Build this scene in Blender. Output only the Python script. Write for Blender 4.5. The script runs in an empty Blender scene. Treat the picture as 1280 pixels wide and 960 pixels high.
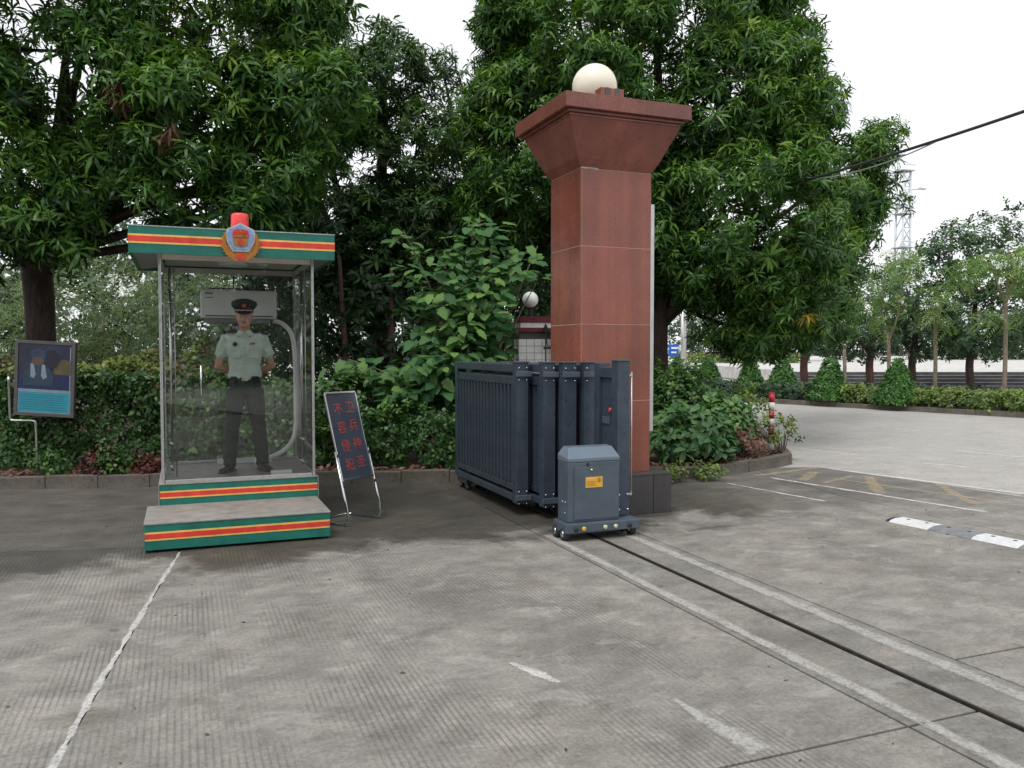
import bpy, bmesh, math, random
import numpy as np
from mathutils import Vector, Matrix, Euler

scene = bpy.context.scene
COL = scene.collection
rad = math.radians
random.seed(7)
RNG = np.random.default_rng(11)

# ------------------------------------------------------------------ camera
cam_d = bpy.data.cameras.new("camera")
cam = bpy.data.objects.new("camera", cam_d)
COL.objects.link(cam)
cam_d.sensor_width = 36.0
cam_d.lens = 29.25
cam_d.clip_end = 3000
cam.location = (0, 0, 1.7)
cam.rotation_euler = (rad(90 - 2.31), 0, 0)
scene.camera = cam

# ------------------------------------------------------------------ sky and sun (bright overcast)
SUN_EL, SUN_ROT = rad(62), rad(205)      # rotation measured from +Y, clockwise
world = bpy.data.worlds.new("World")
scene.world = world
world.use_nodes = True
wn = world.node_tree.nodes
wl = world.node_tree.links
wn.clear()
sky = wn.new("ShaderNodeTexSky")
sky.sky_type = 'NISHITA'
sky.sun_disc = False
sky.sun_elevation = SUN_EL
sky.sun_rotation = SUN_ROT
sky.dust_density = 4.0
cloud = wn.new("ShaderNodeMixRGB")
cloud.inputs[0].default_value = 0.82
cloud.inputs[2].default_value = (10.4, 10.5, 10.7, 1)   # even cloud cover
bg = wn.new("ShaderNodeBackground")
bg.inputs[1].default_value = 0.1
wo = wn.new("ShaderNodeOutputWorld")
wl.new(sky.outputs[0], cloud.inputs[1])
wl.new(cloud.outputs[0], bg.inputs[0])
wl.new(bg.outputs[0], wo.inputs[0])

sun_d = bpy.data.lights.new("sun", 'SUN')
sun_d.energy = 1.5
sun_d.angle = rad(24)
sun_d.color = (1.0, 0.96, 0.9)
sun = bpy.data.objects.new("sun", sun_d)
COL.objects.link(sun)
sun_dir = Vector((math.sin(SUN_ROT) * math.cos(SUN_EL), math.cos(SUN_ROT) * math.cos(SUN_EL), math.sin(SUN_EL)))
sun.rotation_euler = sun_dir.to_track_quat('Z', 'Y').to_euler()

scene.view_settings.view_transform = 'Standard'
scene.view_settings.look = 'None'
scene.view_settings.exposure = 0.30
scene.view_settings.gamma = 1.0
scene.render.engine = 'CYCLES'
scene.cycles.max_bounces = 8
scene.cycles.diffuse_bounces = 3
scene.cycles.glossy_bounces = 4
scene.cycles.transmission_bounces = 6
scene.cycles.transparent_max_bounces = 24

# ------------------------------------------------------------------ the yard's own axes: u along the booth front, v away
TH = rad(21.6)
CT, ST = math.cos(TH), math.sin(TH)
def L(u, v, z=0.0):
    return Vector((u * CT - v * ST, u * ST + v * CT, z))

# ------------------------------------------------------------------ object helpers
def tag(o, label=None, cat=None, group=None, kind=None):
    if label: o["label"] = label
    if cat: o["category"] = cat
    if group: o["group"] = group
    if kind: o["kind"] = kind
    return o

def empty(name, loc=(0, 0, 0), rz=0.0, label=None, cat=None, group=None, kind=None, parent=None):
    o = bpy.data.objects.new(name, None)
    o.empty_display_size = 0.2
    COL.objects.link(o)
    o.location = loc
    o.rotation_euler = (0, 0, rz)
    if parent: o.parent = parent
    return tag(o, label, cat, group, kind)

def link(name, me, parent=None, loc=(0, 0, 0), rot=(0, 0, 0), scale=None):
    o = bpy.data.objects.new(name, me)
    COL.objects.link(o)
    if parent: o.parent = parent
    o.location = loc
    o.rotation_euler = rot
    if scale is not None: o.scale = scale
    return o

def copy_tree(o, parent=None):
    c = o.copy()
    COL.objects.link(c)
    if parent: c.parent = parent
    for ch in list(o.children):
        copy_tree(ch, c)
    return c

class MB:
    """collects simple solids and links them as ONE mesh object"""
    def __init__(self):
        self.v, self.f, self.sm = [], [], []
    def add(self, verts, faces, smooth=False):
        n = len(self.v)
        self.v += [tuple(p) for p in verts]
        for f in faces:
            self.f.append(tuple(i + n for i in f)); self.sm.append(smooth)
        return self
    def box(self, c, s, rz=0.0, taper=None):
        cx, cy, cz = c; x, y, z = s[0] / 2, s[1] / 2, s[2] / 2
        t = taper or 1.0
        pts = [(-x, -y, -z), (x, -y, -z), (x, y, -z), (-x, y, -z), (-x * t, -y * t, z), (x * t, -y * t, z), (x * t, y * t, z), (-x * t, y * t, z)]
        cr, sr = math.cos(rz), math.sin(rz)
        pts = [(cx + a * cr - b * sr, cy + a * sr + b * cr, cz + d) for a, b, d in pts]
        return self.add(pts, [(0, 3, 2, 1), (4, 5, 6, 7), (0, 1, 5, 4), (1, 2, 6, 5), (2, 3, 7, 6), (3, 0, 4, 7)])
    def bx(self, x0, x1, y0, y1, z0, z1):
        return self.box(((x0 + x1) / 2, (y0 + y1) / 2, (z0 + z1) / 2), (x1 - x0, y1 - y0, z1 - z0))
    def prism(self, poly, z0, z1):
        n = len(poly)
        pts = [(p[0], p[1], z0) for p in poly] + [(p[0], p[1], z1) for p in poly]
        fs = [tuple(range(n - 1, -1, -1)), tuple(range(n, 2 * n))]
        fs += [(i, (i + 1) % n, n + (i + 1) % n, n + i) for i in range(n)]
        return self.add(pts, fs)
    def prism_y(self, poly, y0, y1):
        """poly in (x, z), extruded along y"""
        n = len(poly)
        pts = [(p[0], y0, p[1]) for p in poly] + [(p[0], y1, p[1]) for p in poly]
        fs = [tuple(range(n)), tuple(range(2 * n - 1, n - 1, -1))]
        fs += [(i, n + i, n + (i + 1) % n, (i + 1) % n) for i in range(n)]
        return self.add(pts, fs)
    def prism_x(self, poly, x0, x1):
        """poly in (y, z), extruded along x"""
        n = len(poly)
        pts = [(x0, p[0], p[1]) for p in poly] + [(x1, p[0], p[1]) for p in poly]
        fs = [tuple(range(n - 1, -1, -1)), tuple(range(n, 2 * n))]
        fs += [(i, (i + 1) % n, n + (i + 1) % n, n + i) for i in range(n)]
        return self.add(pts, fs)
    def tube(self, pts, r, n=8, cap=True):
        pts = [Vector(p) for p in pts]
        rs = r if isinstance(r, (list, tuple)) else [r] * len(pts)
        base = len(self.v)
        up = None
        for i, p in enumerate(pts):
            a = pts[max(i - 1, 0)]; b = pts[min(i + 1, len(pts) - 1)]
            t = (b - a).normalized()
            if up is None:
                up = Vector((0, 0, 1)) if abs(t.z) < 0.9 else Vector((1, 0, 0))
            x = t.cross(up).normalized(); y = x.cross(t).normalized(); up = y
            for k in range(n):
                an = 2 * math.pi * k / n
                self.v.append(tuple(p + (x * math.cos(an) + y * math.sin(an)) * rs[i]))
        for i in range(len(pts) - 1):
            for k in range(n):
                a = base + i * n + k; b = base + i * n + (k + 1) % n
                self.f.append((a, a + n, b + n, b)); self.sm.append(True)
        if cap:
            self.f.append(tuple(base + k for k in range(n))); self.sm.append(False)
            e = base + (len(pts) - 1) * n
            self.f.append(tuple(e + k for k in range(n - 1, -1, -1))); self.sm.append(False)
        return self
    def lathe(self, prof, c=(0, 0, 0), n=20, axis='z', smooth=True):
        base = len(self.v)
        for r, h in prof:
            for k in range(n):
                a = 2 * math.pi * k / n
                p = (r * math.cos(a), r * math.sin(a), h)
                if axis == 'y': p = (p[0], p[2], p[1])
                if axis == 'x': p = (p[2], p[0], p[1])
                self.v.append((p[0] + c[0], p[1] + c[1], p[2] + c[2]))
        for i in range(len(prof) - 1):
            for k in range(n):
                a = base + i * n + k; b = base + i * n + (k + 1) % n
                self.f.append((a, b, b + n, a + n)); self.sm.append(smooth)
        self.f.append(tuple(base + k for k in range(n - 1, -1, -1))); self.sm.append(False)
        e = base + (len(prof) - 1) * n
        self.f.append(tuple(e + k for k in range(n))); self.sm.append(False)
        return self
    def ball(self, c, r, n=20, m=12, sz=1.0):
        return self.lathe([(max(1e-4, r * math.sin(math.pi * i / m)), -r * sz * math.cos(math.pi * i / m)) for i in range(m + 1)], c, n)
    def build(self, name, mat, parent=None, bevel=0.0, loc=(0, 0, 0), rot=(0, 0, 0), kind=None, fix=True):
        me = bpy.data.meshes.new(name)
        me.from_pydata(self.v, [], self.f)
        me.polygons.foreach_set("use_smooth", self.sm)
        if bevel or fix:
            bm = bmesh.new(); bm.from_mesh(me)
            if fix: bmesh.ops.recalc_face_normals(bm, faces=bm.faces)
            if bevel:
                es = [e for e in bm.edges if len(e.link_faces) == 2 and e.calc_face_angle(0) > 0.6]
                bmesh.ops.bevel(bm, geom=es, offset=bevel, segments=2, profile=0.6, affect='EDGES', clamp_overlap=True)
            bm.to_mesh(me); bm.free()
        if mat: me.materials.append(mat)
        o = link(name, me, parent, loc, rot)
        if kind: o["kind"] = kind
        return o

# ------------------------------------------------------------------ materials
def new_mat(name):
    m = bpy.data.materials.new(name)
    m.use_nodes = True
    nt = m.node_tree
    b = nt.nodes["Principled BSDF"]
    return m, nt, b

def ramp(nt, stops, interp='LINEAR'):
    r = nt.nodes.new("ShaderNodeValToRGB")
    r.color_ramp.interpolation = interp
    el = r.color_ramp.elements
    while len(el) > 1: el.remove(el[-1])
    el[0].position = stops[0][0]; el[0].color = (*stops[0][1], 1) if len(stops[0][1]) == 3 else stops[0][1]
    for p, c in stops[1:]:
        e = el.new(p); e.color = (*c, 1) if len(c) == 3 else c
    return r

def noise(nt, scale, detail=4, rough=0.55, vec=None, distort=0.0):
    n = nt.nodes.new("ShaderNodeTexNoise")
    n.inputs["Scale"].default_value = scale
    n.inputs["Detail"].default_value = detail
    n.inputs["Roughness"].default_value = rough
    n.inputs["Distortion"].default_value = distort
    if vec is not None: nt.links.new(vec, n.inputs["Vector"])
    return n

def objco(nt):
    return nt.nodes.new("ShaderNodeTexCoord").outputs["Object"]

def math_n(nt, op, a, b=None, clamp=False):
    n = nt.nodes.new("ShaderNodeMath"); n.operation = op; n.use_clamp = clamp
    for i, x in enumerate((a, b)):
        if x is None: continue
        if isinstance(x, (int, float)): n.inputs[i].default_value = x
        else: nt.links.new(x, n.inputs[i])
    return n.outputs[0]

def mix_c(nt, fac, a, b, mode='MIX'):
    n = nt.nodes.new("ShaderNodeMixRGB"); n.blend_type = mode
    for i, x in ((0, fac), (1, a), (2, b)):
        if isinstance(x, (int, float)): n.inputs[i].default_value = x
        elif isinstance(x, tuple): n.inputs[i].default_value = (*x, 1)
        else: nt.links.new(x, n.inputs[i])
    return n.outputs[0]

def bump(nt, b, height, strength=0.3, dist=0.01):
    n = nt.nodes.new("ShaderNodeBump")
    n.inputs["Strength"].default_value = strength
    n.inputs["Distance"].default_value = dist
    nt.links.new(height, n.inputs["Height"])
    nt.links.new(n.outputs[0], b.inputs["Normal"])

def simple(name, col, rough=0.5, metal=0.0, var=0.18, scale=6.0, bumps=0.0, coat=0.0, spec=None):
    """painted / plain surface with faint uneven colour, gloss and relief"""
    m, nt, b = new_mat(name)
    co = objco(nt)
    n = noise(nt, scale, 6, 0.6, co)
    lo = tuple(c * (1 - var) for c in col); hi = tuple(min(1, c * (1 + var * 0.7)) for c in col)
    r = ramp(nt, [(0.3, lo), (0.7, hi)])
    nt.links.new(n.outputs[0], r.inputs[0])
    nt.links.new(r.outputs[0], b.inputs["Base Color"])
    n2 = noise(nt, scale * 4, 3, 0.6, co)
    rr = ramp(nt, [(0.3, (rough * 0.75,) * 3), (0.7, (min(1, rough * 1.25),) * 3)])
    nt.links.new(n2.outputs[0], rr.inputs[0])
    nt.links.new(rr.outputs[0], b.inputs["Roughness"])
    b.inputs["Metallic"].default_value = metal
    if coat: b.inputs["Coat Weight"].default_value = coat
    if spec is not None: b.inputs["Specular IOR Level"].default_value = spec
    if bumps: bump(nt, b, n2.outputs[0], bumps, 0.004)
    return m

def leaf_mat(name, stops, rough=0.42, trans=0.22, spec=0.45):
    """foliage: colour per leaf from the mesh attribute 'tint'"""
    m, nt, b = new_mat(name)
    a = nt.nodes.new("ShaderNodeAttribute"); a.attribute_name = "tint"
    r = ramp(nt, stops)
    nt.links.new(a.outputs["Fac"], r.inputs[0])
    nt.links.new(r.outputs[0], b.inputs["Base Color"])
    b.inputs["Roughness"].default_value = rough
    b.inputs["Specular IOR Level"].default_value = spec
    t = nt.nodes.new("ShaderNodeBsdfTranslucent")
    g = mix_c(nt, 1.0, r.outputs[0], (1.0, 1.15, 0.5), 'MULTIPLY')
    nt.links.new(g, t.inputs[0])
    mx = nt.nodes.new("ShaderNodeMixShader"); mx.inputs[0].default_value = trans
    nt.links.new(b.outputs[0], mx.inputs[1]); nt.links.new(t.outputs[0], mx.inputs[2])
    nt.links.new(mx.outputs[0], nt.nodes["Material Output"].inputs[0])
    return m

def concrete(name, base, grooves=0.0, dark_rear=False, stain=0.6, bmp=0.35, patch=0.85):
    m, nt, b = new_mat(name)
    co = objco(nt)
    sep = nt.nodes.new("ShaderNodeSeparateXYZ"); nt.links.new(co, sep.inputs[0])
    # broad weathering, stretched along the traffic direction
    mp = nt.nodes.new("ShaderNodeMapping"); mp.inputs["Scale"].default_value = (1.0, 0.55, 1.0)
    nt.links.new(co, mp.inputs[0])
    big = noise(nt, 0.55, 7, 0.62, mp.outputs[0], 0.5)
    mp2 = nt.nodes.new("ShaderNodeMapping"); mp2.inputs["Scale"].default_value = (0.85, 1.15, 1.0)
    nt.links.new(co, mp2.inputs[0])
    mid = noise(nt, 2.4, 14, 0.76, mp2.outputs[0], 0.15)
    fin = noise(nt, 42, 6, 0.75, co)
    grit = noise(nt, 160, 3, 0.7, co)
    dark = tuple(c * (1 - 0.58 * stain) for c in base)
    lite = tuple(min(1, c * (1 + 0.42 * stain)) for c in base)
    c1 = ramp(nt, [(0.26, dark), (0.46, base), (0.56, base), (0.78, lite)])
    nt.links.new(big.outputs[0], c1.inputs[0])
    c2 = ramp(nt, [(0.34, (0.60, 0.58, 0.55)), (0.50, (1, 1, 1)), (0.66, (1.42, 1.39, 1.34))])
    nt.links.new(mid.outputs[0], c2.inputs[0])
    col = mix_c(nt, patch, c1.outputs[0], c2.outputs[0], 'MULTIPLY')
    c3 = ramp(nt, [(0.32, (0.62, 0.61, 0.59)), (0.52, (1, 1, 1)), (0.70, (1.30, 1.29, 1.27))])
    nt.links.new(fin.outputs[0], c3.inputs[0])
    col = mix_c(nt, 0.8, col, c3.outputs[0], 'MULTIPLY')
    c4 = ramp(nt, [(0.36, (0.72, 0.72, 0.72)), (0.5, (1, 1, 1)), (0.66, (1.2, 1.2, 1.2))])
    nt.links.new(grit.outputs[0], c4.inputs[0])
    col = mix_c(nt, 0.7, col, c4.outputs[0], 'MULTIPLY')
    # reddish-brown rubbed patches
    pn = noise(nt, 1.1, 5, 0.6, co, 0.3)
    pr = ramp(nt, [(0.56, (0, 0, 0)), (0.72, (0.55, 0.55, 0.55))])
    nt.links.new(pn.outputs[0], pr.inputs[0])
    col = mix_c(nt, pr.outputs[0], col, mix_c(nt, 1.0, col, (1.10, 0.97, 0.84), 'MULTIPLY'))
    # pale scuffs
    sn = noise(nt, 2.6, 12, 0.80, mp2.outputs[0], 0.5)
    sr = ramp(nt, [(0.52, (0, 0, 0)), (0.68, (0.75 * min(1, stain * 1.6),) * 3)])
    nt.links.new(sn.outputs[0], sr.inputs[0])
    col = mix_c(nt, sr.outputs[0], col, tuple(min(1, c * 1.75) for c in base))
    # rubbed, gritty pale patches where the laitance is worn off
    an = noise(nt, 0.95, 9, 0.72, co, 0.25); ag = noise(nt, 55, 5, 0.8, co)
    aw = math_n(nt, 'ADD', math_n(nt, 'MULTIPLY', math_n(nt, 'SUBTRACT', an.outputs[0], 0.54), 5.0), math_n(nt, 'MULTIPLY', math_n(nt, 'SUBTRACT', ag.outputs[0], 0.5), 3.2))
    aw = math_n(nt, 'MULTIPLY', aw, 0.75 * min(1.0, stain * 1.5), True)
    col = mix_c(nt, aw, col, mix_c(nt, 1.0, col, (1.65, 1.60, 1.50), 'MULTIPLY'))
    dn_ = noise(nt, 1.4, 9, 0.74, mp2.outputs[0], 0.3)
    dw = math_n(nt, 'ADD', math_n(nt, 'MULTIPLY', math_n(nt, 'SUBTRACT', dn_.outputs[0], 0.55), 6.0), math_n(nt, 'MULTIPLY', math_n(nt, 'SUBTRACT', ag.outputs[0], 0.5), 1.6))
    dw = math_n(nt, 'MULTIPLY', dw, 0.8 * min(1.0, stain * 1.5), True)
    col = mix_c(nt, dw, col, mix_c(nt, 1.0, col, (0.56, 0.53, 0.48), 'MULTIPLY'))
    # small dark oil and gum spots
    on = noise(nt, 5.5, 2, 0.5, co, 0.2)
    orr = ramp(nt, [(0.70, (0, 0, 0)), (0.76, (0.55, 0.55, 0.55))]); nt.links.new(on.outputs[0], orr.inputs[0])
    col = mix_c(nt, orr.outputs[0], col, mix_c(nt, 1.0, col, (0.45, 0.44, 0.42), 'MULTIPLY'))
    h = math_n(nt, 'ADD', math_n(nt, 'MULTIPLY', fin.outputs[0], 0.5), math_n(nt, 'MULTIPLY', grit.outputs[0], 0.35))
    if grooves:
        wob = noise(nt, 0.9, 2, 0.5, co)
        wobv = math_n(nt, 'MULTIPLY', wob.outputs[0], 0.020)
        x = math_n(nt, 'ADD', sep.outputs[0], wobv)
        fr = math_n(nt, 'FRACT', math_n(nt, 'MULTIPLY', x, 1 / 0.031))
        tri = math_n(nt, 'ABSOLUTE', math_n(nt, 'SUBTRACT', fr, 0.5))
        gl = math_n(nt, 'MULTIPLY', math_n(nt, 'SUBTRACT', 0.23, tri), 9.0, True)          # 1 in the groove
        gm = noise(nt, 1.5, 6, 0.68, mp.outputs[0], 0.4)
        gr = ramp(nt, [(0.43, (0, 0, 0)), (0.60, (1, 1, 1))])
        nt.links.new(gm.outputs[0], gr.inputs[0])
        gd = noise(nt, 30, 4, 0.7, co)
        gw = math_n(nt, 'MULTIPLY', gr.outputs[0], math_n(nt, 'MULTIPLY', gd.outputs[0], 1.7, True))
        rx = ramp(nt, [(0.0, (0, 0, 0)), (0.05, (1, 1, 1)), (0.74, (1, 1, 1)), (0.80, (0, 0, 0))])
        nt.links.new(math_n(nt, 'DIVIDE', math_n(nt, 'ADD', sep.outputs[0], 2.2), 6.5), rx.inputs[0])
        gw = math_n(nt, 'MULTIPLY', gw, rx.outputs[0])
        gl = math_n(nt, 'MULTIPLY', gl, gw)
        col = mix_c(nt, math_n(nt, 'MULTIPLY', gl, 0.58 * grooves), col, (0.075, 0.068, 0.06))
        h = math_n(nt, 'SUBTRACT', h, math_n(nt, 'MULTIPLY', gl, 0.9))
    rough = 0.82
    b.inputs["Roughness"].default_value = rough
    if dark_rear:
        # darker, smoother concrete over the rear of the yard and round the gate rail
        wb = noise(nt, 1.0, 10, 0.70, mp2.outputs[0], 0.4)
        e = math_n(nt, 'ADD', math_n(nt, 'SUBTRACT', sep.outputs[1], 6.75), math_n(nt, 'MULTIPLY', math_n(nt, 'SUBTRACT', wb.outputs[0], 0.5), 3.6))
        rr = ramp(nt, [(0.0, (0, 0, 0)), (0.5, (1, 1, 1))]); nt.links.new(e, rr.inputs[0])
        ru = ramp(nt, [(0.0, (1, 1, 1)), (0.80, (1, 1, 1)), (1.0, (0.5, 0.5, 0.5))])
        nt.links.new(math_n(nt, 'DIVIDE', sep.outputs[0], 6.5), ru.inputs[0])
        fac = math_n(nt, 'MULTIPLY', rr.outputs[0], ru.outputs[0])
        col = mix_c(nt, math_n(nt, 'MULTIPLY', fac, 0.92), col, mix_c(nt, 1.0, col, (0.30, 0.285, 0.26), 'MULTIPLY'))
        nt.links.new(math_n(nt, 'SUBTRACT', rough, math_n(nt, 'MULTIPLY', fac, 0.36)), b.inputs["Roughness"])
    nt.links.new(col, b.inputs["Base Color"])
    bump(nt, b, h, bmp, 0.008)
    return m

def glass_mat(name, tint=(0.988, 0.996, 0.992), ior=1.5, extra=0.0):
    m, nt, b = new_mat(name)
    nt.nodes.remove(b)
    tr = nt.nodes.new("ShaderNodeBsdfTransparent"); tr.inputs[0].default_value = (*tint, 1)
    gl = nt.nodes.new("ShaderNodeBsdfGlossy"); gl.inputs["Roughness"].default_value = 0.015
    co = objco(nt)
    n = noise(nt, 0.8, 2, 0.5, co)
    bp = nt.nodes.new("ShaderNodeBump"); bp.inputs["Strength"].default_value = 0.04; bp.inputs["Distance"].default_value = 0.02
    nt.links.new(n.outputs[0], bp.inputs["Height"]); nt.links.new(bp.outputs[0], gl.inputs["Normal"])
    fr = nt.nodes.new("ShaderNodeFresnel"); fr.inputs[0].default_value = ior
    mx = nt.nodes.new("ShaderNodeMixShader")
    nt.links.new(fr.outputs[0], mx.inputs[0]); nt.links.new(tr.outputs[0], mx.inputs[1]); nt.links.new(gl.outputs[0], mx.inputs[2])
    # a thin film of dust
    df = nt.nodes.new("ShaderNodeBsdfDiffuse"); df.inputs[0].default_value = (0.5, 0.52, 0.5, 1)
    dn = noise(nt, 3.0, 6, 0.7, co)
    dr = ramp(nt, [(0.35, (0.002,) * 3), (0.8, (0.014 + extra,) * 3)]); nt.links.new(dn.outputs[0], dr.inputs[0])
    mx2 = nt.nodes.new("ShaderNodeMixShader")
    nt.links.new(dr.outputs[0], mx2.inputs[0]); nt.links.new(mx.outputs[0], mx2.inputs[1]); nt.links.new(df.outputs[0], mx2.inputs[2])
    nt.links.new(mx2.outputs[0], nt.nodes["Material Output"].inputs[0])
    return m

def granite(name, col, rough=0.22):
    m, nt, b = new_mat(name)
    co = objco(nt)
    n1 = noise(nt, 90, 4, 0.7, co); n2 = noise(nt, 1.6, 5, 0.6, co, 0.3)
    r = ramp(nt, [(0.32, tuple(c * 0.55 for c in col)), (0.5, col), (0.68, tuple(min(1, c * 1.35 + 0.01) for c in col))])
    nt.links.new(n1.outputs[0], r.inputs[0])
    r2 = ramp(nt, [(0.3, (0.78, 0.80, 0.82)), (0.7, (1.18, 1.14, 1.10))]); nt.links.new(n2.outputs[0], r2.inputs[0])
    nt.links.new(mix_c(nt, 1.0, r.outputs[0], r2.outputs[0], 'MULTIPLY'), b.inputs["Base Color"])
    mps = nt.nodes.new("ShaderNodeMapping"); mps.inputs["Scale"].default_value = (9, 9, 0.35); nt.links.new(co, mps.inputs[0])
    n4 = noise(nt, 1.0, 5, 0.6, mps.outputs[0])
    r4 = ramp(nt, [(0.35, (0.86, 0.86, 0.86)), (0.6, (1.06, 1.06, 1.06))]); nt.links.new(n4.outputs[0], r4.inputs[0])
    oi = nt.nodes.new("ShaderNodeObjectInfo")
    ro = ramp(nt, [(0.0, (0.86, 0.87, 0.88)), (1.0, (1.10, 1.08, 1.07))]); nt.links.new(oi.outputs["Random"], ro.inputs[0])
    cc = mix_c(nt, 1.0, mix_c(nt, 1.0, r.outputs[0], r2.outputs[0], 'MULTIPLY'), r4.outputs[0], 'MULTIPLY')
    nt.links.new(mix_c(nt, 1.0, cc, ro.outputs[0], 'MULTIPLY'), b.inputs["Base Color"])
    n3 = noise(nt, 5, 6, 0.65, co)
    rr = ramp(nt, [(0.35, (rough * 0.8,) * 3), (0.7, (rough * 1.9,) * 3)]); nt.links.new(n3.outputs[0], rr.inputs[0])
    nt.links.new(rr.outputs[0], b.inputs["Roughness"])
    return m

def bark(name, a, bb):
    m, nt, b = new_mat(name)
    co = objco(nt)
    mp = nt.nodes.new("ShaderNodeMapping"); mp.inputs["Scale"].default_value = (1, 1, 0.25); nt.links.new(co, mp.inputs[0])
    n = noise(nt, 16, 7, 0.7, mp.outputs[0], 0.5)
    r = ramp(nt, [(0.35, a), (0.65, bb)]); nt.links.new(n.outputs[0], r.inputs[0])
    nt.links.new(r.outputs[0], b.inputs["Base Color"]); b.inputs["Roughness"].default_value = 0.9
    bump(nt, b, n.outputs[0], 0.8, 0.03)
    return m

def worn(name, col, cover=0.7):
    """thin paint or cement worn through to the slab: the sheet has real gaps, more of them towards its edges (mesh attribute 'cov')"""
    m, nt, b = new_mat(name)
    co = objco(nt)
    a = nt.nodes.new("ShaderNodeAttribute"); a.attribute_name = "cov"
    n1 = noise(nt, 7, 8, 0.75, co, 0.4); n2 = noise(nt, 60, 4, 0.7, co)
    r = ramp(nt, [(0.3, tuple(c * .72 for c in col)), (0.7, tuple(min(1, c * 1.15) for c in col))]); nt.links.new(n2.outputs[0], r.inputs[0])
    nt.links.new(r.outputs[0], b.inputs["Base Color"]); b.inputs["Roughness"].default_value = 0.85
    x = math_n(nt, 'ADD', math_n(nt, 'MULTIPLY', math_n(nt, 'SUBTRACT', n1.outputs[0], 0.5), 2.6), math_n(nt, 'MULTIPLY', math_n(nt, 'SUBTRACT', n2.outputs[0], 0.5), 1.0))
    x = math_n(nt, 'ADD', x, math_n(nt, 'SUBTRACT', math_n(nt, 'MULTIPLY', a.outputs["Fac"], 1.15), 0.75))
    al = math_n(nt, 'MULTIPLY', math_n(nt, 'ADD', x, 0.5, False), 1.0, True)
    nt.links.new(math_n(nt, 'MULTIPLY', al, cover), b.inputs["Alpha"])
    return m

M = {}
M['yard'] = concrete("grooved_concrete", (0.208, 0.200, 0.183), grooves=1.0, dark_rear=True)
M['dark_rear'] = concrete("dark_rear_concrete", (0.088, 0.082, 0.073), grooves=0.25, stain=0.35)  # darker base for the slab at the rear left
M['railbed'] = concrete("rail_bed_concrete", (0.175, 0.170, 0.156), dark_rear=True, stain=0.7)
M['grout'] = worn("pale_grout", (0.42, 0.41, 0.385), .8)
M['white_grout'] = worn("white_grout", (0.62, 0.61, 0.59), .75)
M['road'] = concrete("road_concrete", (0.375, 0.365, 0.345), stain=0.2, bmp=0.15, patch=0.3)
M['plaza'] = concrete("plaza_concrete", (0.50, 0.50, 0.485), stain=0.2, bmp=0.1)
M['soil'] = concrete("soil", (0.075, 0.045, 0.030), stain=0.7, bmp=0.9)
M['kerb'] = concrete("kerb_concrete", (0.125, 0.112, 0.094), stain=0.7)
M['stair'] = concrete("stair_stone", (0.115, 0.12, 0.13), stain=0.3)
M['white_line'] = worn("worn_white_paint", (0.72, 0.71, 0.68), .72)
M['yellow_line'] = worn("worn_yellow_paint", (0.56, 0.45, 0.29), .42)
M['granite'] = granite("red_granite", (0.255, 0.082, 0.055), 0.15)
M['granite_cap'] = granite("red_granite_cap", (0.215, 0.070, 0.052), 0.22)
M['joint'] = simple("pale_joint_mortar", (0.55, 0.38, 0.32), 0.8)
M['black_granite'] = granite("dark_granite", (0.060, 0.056, 0.060), 0.28)
M['gate'] = simple("slate_blue_paint", (0.053, 0.071, 0.096), 0.33, 0.2, 0.22, 5.0, 0.02)
M['gate_cab'] = simple("slate_grey_paint", (0.080, 0.106, 0.134), 0.40, 0.1, 0.18, 5.0, 0.02)
M['gate_lid'] = simple("pale_slate_paint", (0.130, 0.172, 0.220), 0.36, 0.1, 0.08, 3.0)
M['rubber'] = simple("black_rubber", (0.022, 0.022, 0.024), 0.7)
M['steel'] = simple("worn_steel", (0.42, 0.42, 0.43), 0.35, 0.9, 0.25, 14)
M['chrome'] = simple("polished_steel", (0.62, 0.63, 0.64), 0.18, 1.0, 0.1, 9)
M['alu'] = simple("brushed_aluminium", (0.55, 0.56, 0.56), 0.33, 0.75, 0.12, 8)
M['rail'] = simple("rusty_rail_steel", (0.055, 0.045, 0.04), 0.55, 0.5, 0.4, 20)
M['green'] = simple("booth_green_paint", (0.010, 0.150, 0.115), 0.45, 0, 0.28, 7)
M['red'] = simple("stripe_red", (0.68, 0.050, 0.032), 0.45, 0, 0.24, 9)
M['yellow'] = simple("stripe_yellow", (0.78, 0.50, 0.13), 0.45, 0, 0.22, 9)
M['tread'] = simple("steel_tread", (0.34, 0.32, 0.30), 0.5, 0.35, 0.28, 9, 0.1)
M['ceiling'] = simple("booth_ceiling", (0.58, 0.56, 0.50), 0.55, 0, 0.08)
M['white_plastic'] = simple("white_plastic", (0.86, 0.87, 0.85), 0.4, 0, 0.06)
M['grey_plastic'] = simple("grey_plastic", (0.25, 0.26, 0.26), 0.5, 0, 0.1)
M['beacon'] = simple("red_beacon_plastic", (0.80, 0.06, 0.06), 0.25, 0, 0.1, 5)
M['gold'] = simple("emblem_gold", (0.40, 0.17, 0.035), 0.35, 0.3, 0.35, 30, 0.3)
M['emblem_blue'] = simple("emblem_blue", (0.22, 0.32, 0.55), 0.35, 0.2, 0.2, 20)
M['emblem_red'] = simple("emblem_red", (0.55, 0.05, 0.03), 0.35, 0, 0.2, 20)
M['silver'] = simple("emblem_silver", (0.50, 0.52, 0.54), 0.3, 0.5, 0.2, 20)
M['globe'] = simple("cream_glass_globe", (0.84, 0.81, 0.66), 0.25, 0, 0.04)
M['white_globe'] = simple("white_glass_globe", (0.85, 0.86, 0.86), 0.25, 0, 0.03)
M['tile'] = simple("white_wall_tile", (0.80, 0.80, 0.78), 0.25, 0, 0.12, 3)
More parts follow.
